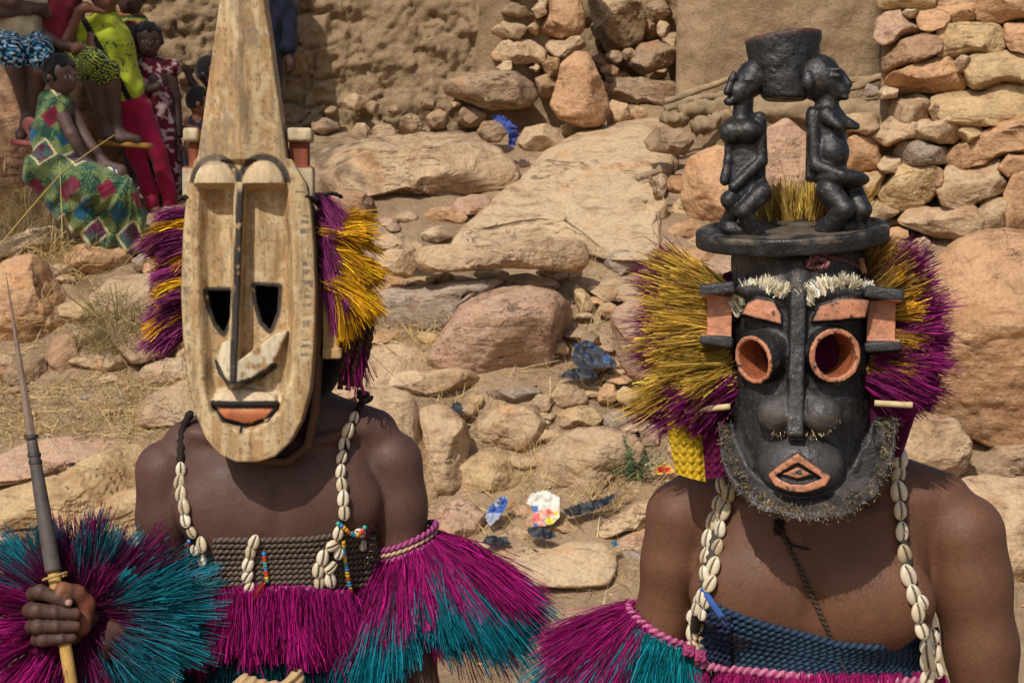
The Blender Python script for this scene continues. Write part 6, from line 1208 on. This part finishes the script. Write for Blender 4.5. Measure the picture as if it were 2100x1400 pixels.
# --- tall onlooker in a navy robe behind the mast
def k9(P):
    d = chain(P, [(525, -140, 0, 18), (525, -80, 0, 50), (525, 60, 0, 46), (525, 250, 0, 30)], 12); d = smin(d, head_sdf(P, (525, -185, 6), 36, -20), 8)
    d = smin(d, chain(P, [(572, -80, 0, 17), (584, 20, 5, 14), (592, 108, 12, 9), (594, 130, 14, 10)], 6), 6)
    for q in ((588, 142), (595, 146), (601, 140)): d = smin(d, rcone(P, (594, 128, 14), (q[0], q[1], 16), 5, 3.5), 3)
    return d
f9, p9_, _ = person('tall onlooker in a dark navy robe standing behind the mast of the cream mask', (525, 275), 9.15, k9, (450, -240, -60), (620, 285, 60), S2, [((525, -185, 6), 36, -20)], 4.5)
hair(f9, p9_, (525, -185, 6), 36, -20)
wear('robe', f9, p9_, lambda P: smin(chain(P, [(525, -80, 0, 58), (525, 40, 0, 56), (525, 200, 0, 52)], 14), chain(P, [(572, -80, 0, 26), (582, 10, 6, 25), (588, 92, 10, 22)], 8), 10), (455, -160, -75), (628, 275, 70), flat((24, 28, 46)))
# seat rocks under the children
rock('dark seat boulder carrying the sitting children', [(-90, 150), (0, 122), (120, 118), (235, 135), (275, 200), (285, 330), (290, 460), (150, 505), (-90, 505)], 'brown', D=70, Y=8.62, strata=.04)
rock('low brown rock under the girl in the green dress', [(55, 330), (130, 322), (215, 345), (240, 440), (200, 500), (60, 500)], 'dim', D=50, Y=8.35)

# ------------------------------------------------------------------ filler rocks, pebbles, straw, plants
R = np.random.default_rng(99); n_f = 0
for _ in range(5200):
    cx, cy = R.uniform(-150, 2260), R.uniform(400, 1180); w = R.uniform(40, 190)*(.7+cy/2600); h = w*R.uniform(.3, .6)
    if cx < 380 and 770 < cy < 900: continue
    if cx < 330 and cy < 540: continue
    bad = False
    for l2, h2, p2 in ALLROCK:
        if cx < l2[0]-w*.4 or cx > h2[0]+w*.4 or cy < l2[1]-h*.4 or cy > h2[1]+h*.4: continue
        if float(poly2(np.array(cx), np.array(cy), p2)) < .24*h: bad = True; break
    if bad: continue
    n_f += 1; big = w > 70; hu = str(R.choice(['tan', 'tan', 'dim', 'orange', 'yellow', 'pink']))
    rock(('half sunk flat %s rock close to the %s' if big else 'fist sized %s stone filling a gap by the %s') % ({'tan': 'tan', 'dim': 'dull', 'orange': 'orange', 'yellow': 'yellowish', 'pink': 'rosy'}[hu], near(cx, cy)), oval(cx, cy, w, h, 9, .16), hu, name='scree_rock' if big else 'scree_stone', cat='rock', group='rocks filling the scree', lvl=4 if w > 90 and -20 < cx < 2120 else 3, tilt=R.uniform(.3, 1.3), rough=.06, box=.5, sink=.05, strata=float(R.choice([0, .05])))
    if n_f > 290: break
n, Fc = ico(2); Vs, Fs = [], []; k = 0
for _ in range(650):
    px, py = R.uniform(-100, 2200), 1420-R.uniform(0, 1, 1)[0]**.8*960; D = ground(px, py); c = at(px, py, D); c[2] = float(H(c[0], c[1])); r = .004+.016*R.random()**3
    Vs.append((n+R.normal(size=n.shape)*.12)*r*np.array([1, 1, .65])*R.uniform(.7, 1.3, 3)+c); Fs.append(Fc+k); k += len(n)
V = np.concatenate(Vs); cc = np.repeat(np.array([HUE['tan'], HUE['pale'], HUE['dim'], HUE['orange']])[R.integers(0, 4, len(Vs))], len(n), 0)
tag(link('gravel', mk_mesh('gravel', V, np.concatenate(Fs), cc), M_WOOD), kind='stuff')
def lie(pxs, pys): return np.array([(lambda c: (c[0], c[1], float(H(c[0], c[1]))+.006))(at(a, b, ground(a, b))) for a, b in zip(pxs, pys)])
T = 4200; px = R.uniform(-60, 2160, T); py = np.where(R.random(T) < .35, R.uniform(760, 900, T), 1410-R.random(T)**.9*880); px = np.where((py > 760) & (py < 900) & (R.random(T) < .6), R.uniform(-60, 400, T), px)
roots = lie(px, py); a = R.uniform(0, 2*math.pi, T); dirs = np.stack([np.cos(a), np.sin(a)*.7, .25+.2*R.random(T)+np.sin(a)*.35], 1)
cs = np.array([srgb(196, 168, 108), srgb(168, 138, 84), srgb(210, 188, 134), srgb(128, 102, 66)])[R.integers(0, 4, T)]
V, Q, Cc = strands(roots, dirs, R.uniform(.03, .15, T), .0013, .0008, 3, (0, 0, -.15), .12, 5, cs); tag(link('straw', mk_mesh('straw', V, Q, Cc), M_STRAW), kind='stuff')
def tuft(pxpy, n, ln, lean, seed, cols=((200, 172, 110), (172, 142, 86), (214, 192, 140)), spread=.08, droop=-.35, up=1.):
    R = np.random.default_rng(seed); c = lie([pxpy[0]], [pxpy[1]])[0]; roots = c+R.normal(size=(n, 3))*np.array([spread, spread*.7, .01]); roots[:, 2] = H(roots[:, 0], roots[:, 1]); dirs = np.stack([R.normal(size=n)*.55+lean, R.normal(size=n)*.4-.2, np.full(n, up)+R.random(n)*.4], 1)
    cs = np.array([srgb(*q) for q in cols])[R.integers(0, len(cols), n)]; return strands(roots, dirs, ln*R.uniform(.5, 1.1, n), .0014, .0006, 5, (0, 0, droop), .16, seed, cs)
G = [((870, 700), 60, .22, 0), ((905, 705), 40, .2, .2), ((840, 690), 30, .18, -.2), ((905, 840), 50, .2, 0), ((935, 830), 30, .16, .1), ((1200, 650), 40, .18, 0), ((1210, 760), 50, .22, .2), ((1240, 770), 30, .18, 0), ((1100, 930), 60, .2, 0), ((1090, 960), 50, .18, -.1), ((1120, 1000), 40, .2, .3),
     ((1060, 1050), 30, .16, 0), ((1200, 1060), 60, .2, .2), ((1240, 1050), 50, .24, .2), ((1280, 1000), 50, .2, 0), ((1300, 1110), 40, .16, .2), ((990, 880), 30, .16, 0), ((1180, 540), 30, .16, .4), ((1210, 525), 26, .16, .2), ((1010, 1120), 40, .18, 0), ((890, 1150), 30, .15, .2), ((1280, 1180), 60, .14, .2), ((1110, 1380), 40, .16, 0), ((760, 690), 30, .18, 0),
     ((60, 520), 120, .34, .1), ((120, 520), 110, .3, .1), ((20, 480), 130, .36, 0), ((160, 560), 90, .26, .1), ((40, 430), 120, .34, 0), ((90, 450), 90, .3, 0), ((350, 700), 60, .24, -.5), ((330, 660), 40, .2, -.3), ((20, 680), 60, .3, .3), ((60, 640), 40, .3, 0), ((250, 860), 60, .12, .2), ((300, 880), 70, .12, .2), ((30, 900), 40, .12, 0)]
V, Q, Cc = merge([tuft(p, n_, l, le, 700+k) for k, (p, n_, l, le) in enumerate(G)]); tag(link('dry_grass', mk_mesh('dry_grass', V, Q, Cc), M_STRAW), kind='stuff')
def stalk(label, pts, D, r, col, name='dry_stalk', cat='stalk'):
    P = spline(np.array([at(x, y, d) for (x, y), d in zip(pts, D)]), 40); V, Q = tube(P, np.linspace(r, r*.5, 40), 6); return tag(link(name, mk_mesh(name, V, clean(V, Q), np.tile(lin(*col), (len(V), 1))), M_STRAW), label, cat)
stalk('long thin yellow stalk arching in front of the green patterned skirt', [(2, 500), (60, 430), (130, 350), (200, 300), (236, 276)], [7.6]*5, .004, (168, 142, 84))
stalk('upright pale stalk standing before the patterned skirt', [(128, 490), (126, 420), (122, 330)], [7.7]*3, .003, (190, 166, 104))
stalk('short pale stalk next to the orange boulder', [(8, 350), (12, 310), (18, 292)], [7.7]*3, .003, (190, 166, 104))
# dry thorn bush
bush = tag(empty('dry_bush', lie([245], [720])[0]), 'tangled dry thorn bush between the orange boulder and the cream mask', 'bush')
R = np.random.default_rng(44); N = 1500; b0 = lie([245], [715])[0]; q = R.normal(size=(N, 3)); q /= np.linalg.norm(q, axis=1, keepdims=True); q[:, 2] = np.abs(q[:, 2]); rr = R.random((N, 1))**.5; roots = b0+q*rr*np.array([.2, .12, .26])+np.array([0, -.05, 0]); dd = q+R.normal(size=(N, 3))*.9
cs = np.array([srgb(150, 128, 84), srgb(118, 98, 62), srgb(176, 154, 104), srgb(134, 124, 74)])[R.integers(0, 4, N)]
V, Q, Cc = strands(roots, dd, R.uniform(.04, .12, N), .0011, .0006, 3, (0, 0, 0), .25, 9, cs); link('twigs', mk_mesh('twigs', V, Q, Cc), M_STRAW, bush)['kind'] = 'stuff'
for k in range(7):
    a = R.uniform(-1, 1); P = np.stack([b0+np.array([a*.3*t, -.05*t, .3*t**.7*(1-.2*abs(a))]) for t in np.linspace(0, 1, 12)]); V, Q = tube(P, np.linspace(.004, .0015, 12), 6); link('stem', mk_mesh('stem', V, clean(V, Q), np.tile(lin(128, 104, 68), (len(V), 1))), M_STRAW, bush)
# green weed
weed = tag(empty('weed_plant', lie([1300], [1000])[0]), 'small grey green weed growing beside the slanting rock', 'plant'); w0 = lie([1300], [995])[0]
R = np.random.default_rng(45); st, lf = [], []
for k in range(16):
    d = np.array([R.normal()*.55, -.3+R.normal()*.3, 1.]); L = R.uniform(.1, .2); t = np.linspace(0, 1, 10)[:, None]; P = w0+d/np.linalg.norm(d)*L*t+R.normal(size=3)*.03*t*t; V, Q = tube(P, np.linspace(.0018, .0008, 10), 5); st.append((V, Q, np.tile(lin(96, 110, 66), (len(V), 1))))
    m = 46; i = R.integers(2, 10, m); lf.append(strands(P[i], R.normal(size=(m, 3))+np.array([0, 0, .5]), R.uniform(.012, .026, m), .0022, .0008, 2, (0, 0, 0), .1, 50+k, np.array([srgb(86, 108, 74), srgb(70, 92, 66), srgb(110, 126, 84)])[R.integers(0, 3, m)]))
V, Q, Cc = merge(st); link('stems', mk_mesh('stems', V, clean(V, Q), Cc), M_STRAW, weed)['kind'] = 'stuff'; V, Q, Cc = merge(lf); link('leaves', mk_mesh('leaves', V, Q, Cc), M_STRAW, weed)['kind'] = 'stuff'

# ------------------------------------------------------------------ litter
M_FILM = col_material('plastic_film', .55, .35, gscale=30, gamt=.15, bstr=0)
def crumple(name, label, cat, poly, D, colfn, amp, tilt=0., step=2.5, seed=1, fold=16., mat=None, off=0):
    p = np.array(poly, float); lo, hi = p.min(0), p.max(0); c = (lo+hi)/2; fr = Frame(c[0], c[1], D); us, vs = np.arange(lo[0], hi[0]+step, step), np.arange(lo[1], hi[1]+step, step); U_, V_ = np.meshgrid(us, vs, indexing='ij')
    q = np.stack([U_, V_, U_*0+seed*7], -1)/fold; d = (np.abs(fbm(q, seed, 3))*1.6+fbm(q*.4, seed+5, 2)*1.4)*amp; keep = poly2(U_+fbm(q*1.5, seed+2, 2)*2, V_, p) < 0
    P = np.stack([U_, V_, off+d+tilt*(V_-c[1])], -1); idx = np.arange(U_.size).reshape(U_.shape); cell = keep[:-1, :-1] & keep[1:, :-1] & keep[1:, 1:] & keep[:-1, 1:]
    Q = np.stack([idx[:-1, :-1], idx[:-1, 1:], idx[1:, 1:], idx[1:, :-1]], -1)[cell]; used = np.unique(Q); rm = -np.ones(U_.size, int); rm[used] = np.arange(len(used)); P = P.reshape(-1, 3)[used]
    n_ = len(P); F_ = rm[Q]; K = P.copy(); K[:, 2] -= 1.2; E_ = {}
    o = link(name, mk_mesh(name, fr.pts(np.concatenate([P, K])), np.concatenate([F_, F_[:, ::-1]+n_]), np.tile(colfn(P[:, 0], P[:, 1]), (2, 1))), mat or M_FILM); return tag(o, label, cat)
def gd(x, y, o=.06): return ground(x, y)-o
def packet(u, v):
    n = fbm(np.stack([u, v, u*0], -1)/15., 61, 3); c = np.tile(lin(206, 202, 188), (len(u), 1)); t = (v-1005)/70
    c[(t > .45) & (n > .1)] = lin(222, 160, 140); c[(t > .3) & (n > .5)] = lin(200, 90, 80); c[(t > .45) & (u < 1104) & (n < .3)] = lin(50, 98, 170); c[(t > .6) & (n < -.2) & (u > 1095)] = lin(220, 200, 70); c[(t > .55) & (u > 1112) & (u < 1128) & (n < .1) & (n > -.2)] = lin(90, 130, 190); return c
crumple('plastic_packet', 'torn white packet with blue, yellow and red print lying among rubbish', 'packet', [(1075, 1030), (1090, 1010), (1118, 1003), (1150, 1018), (1150, 1060), (1135, 1075), (1100, 1082), (1088, 1072), (1092, 1045)], gd(1112, 1078), packet, 4, .25, seed=3, fold=22)
crumple('plastic_wrapper', 'crumpled blue and white wrapper beside the rounded base stone', 'wrapper', [(992, 1062), (1000, 1040), (1022, 1018), (1042, 1015), (1045, 1032), (1025, 1062), (1005, 1080)], gd(1015, 1075), lambda u, v: np.where((fbm(np.stack([u, v, u*0], -1)/12., 5, 3) > -.1)[:, None] & (v < 1052)[:, None], lin(48, 84, 150), lin(150, 156, 172)), 6, .2, seed=4)
BLK = lambda u, v: np.tile(lin(26, 28, 34), (len(u), 1)); BLU = lambda u, v: np.where((fbm(np.stack([u, v, u*0], -1)/10., 6, 3) > .42)[:, None], lin(52, 76, 116), lin(32, 34, 40))
for k, (lb, po, cf) in enumerate([('black plastic bag scrap on the stones below the great rounded boulder', [(1140, 775), (1165, 755), (1200, 752), (1228, 765), (1220, 780), (1180, 778)], BLK), ('torn blue and black plastic in the gap by the pinkish boulder', [(1168, 740), (1178, 705), (1205, 695), (1235, 712), (1260, 735), (1268, 752), (1230, 756), (1190, 760)], BLU),
        ('black plastic strip trailing beside the green weed', [(1150, 1045), (1190, 1030), (1230, 1020), (1265, 1008), (1258, 1030), (1215, 1050), (1170, 1062)], BLK), ('small black tangled bag between dry grass blades', [(920, 840), (930, 822), (948, 822), (952, 840), (938, 850)], BLK), ('black plastic shred under the torn packet', [(1075, 1085), (1100, 1075), (1130, 1085), (1150, 1100), (1120, 1108), (1090, 1102)], BLK),
        ('dark plastic scrap at the base of the rounded stone', [(985, 1112), (1000, 1095), (1040, 1100), (1050, 1115), (1010, 1122)], BLK), ('tiny teal plastic scrap on the reddish slab', [(1250, 1112), (1265, 1105), (1272, 1118), (1258, 1124)], lambda u, v: np.tile(lin(52, 92, 104), (len(u), 1)))]):
    c = np.mean(po, 0); crumple('plastic_scrap', lb, 'plastic scrap', po, gd(c[0], c[1]+12, .1), cf, 4, .6, seed=10+k, fold=22)
crumple('card_box', 'flattened small yellow and red card box by the woven band', 'card', [(1338, 962), (1362, 945), (1385, 962), (1384, 968), (1352, 975)], gd(1362, 972), lambda u, v: np.where(((np.abs(u-1362) < 12) & (v > 955) & (v < 968))[:, None], lin(196, 60, 44), lin(222, 176, 78)), .6, .3, seed=31, mat=M_CLOTH)
crumple('blue_rag', 'crumpled blue rag hanging over the stones below the mud wall', 'rag', [(1005, 236), (1022, 232), (1040, 240), (1060, 258), (1066, 275), (1058, 302), (1042, 300), (1040, 275), (1030, 258), (1012, 248)], 8.72, lambda u, v: np.tile(lin(62, 76, 142), (len(u), 1)), 7, .0, seed=41, fold=9, mat=M_CLOTH)

# ------------------------------------------------------------------ tree added out of view, its crown placed to shade the children
tree = tag(empty('added_shade_tree', (-4.3, 5.6, 0)), 'unseen leafy tree added to shade the sitting children', 'tree'); R = np.random.default_rng(77)
sdir = np.array(_s); ctr = np.array([-2.05, 8.3, 2.1])+sdir*4.2
def limb(name, pts, r0, r1): P = spline(np.array(pts), 24); V, Q = tube(P, np.linspace(r0, r1, 24), 10); return link(name, mk_mesh(name, V, clean(V, Q), np.tile(lin(110, 92, 72), (len(V), 1))), M_WOOD, tree)
limb('trunk', [(-4.3, 5.6, -.1), (-4.2, 5.65, 1.5), (-4.0, 5.7, 3.0), (-3.7, 5.8, 4.2)], .17, .1)
for k in range(6): e = ctr+np.array([R.uniform(-1, .7), R.uniform(-.7, .7), R.uniform(-.2, .5)]); limb('limb', [(-3.95, 5.7, 3.2+.15*k), tuple((np.array([-3.8, 5.75, 3.6])+e)/2+np.array([0, 0, .2])), tuple(e)], .06, .015)
N = 2600; q = R.normal(size=(N, 3))*np.array([.62, .5, .26]); cl = R.normal(size=(26, 3))*np.array([.62, .5, .22]); q = cl[R.integers(0, 26, N)]+R.normal(size=(N, 3))*.15; c = ctr+q+np.array([-.25, 0, .15]); c = c[c[:, 0] < -.9+0*c[:, 1]]; N = len(c)
a = R.normal(size=(N, 3)); a /= np.linalg.norm(a, axis=1, keepdims=True); b = np.cross(a, R.normal(size=(N, 3))); b /= np.linalg.norm(b, axis=1, keepdims=True); V = np.stack([c-a*.045, c+b*.02, c+a*.045, c-b*.02], 1).reshape(-1, 3); Q = np.arange(4*N).reshape(-1, 4)
o = link('crown', mk_mesh('crown', V, Q, np.repeat(np.array([srgb(70, 96, 44), srgb(92, 112, 52)])[R.integers(0, 2, N)], 4, 0)), M_STRAW, tree); o['kind'] = 'stuff'
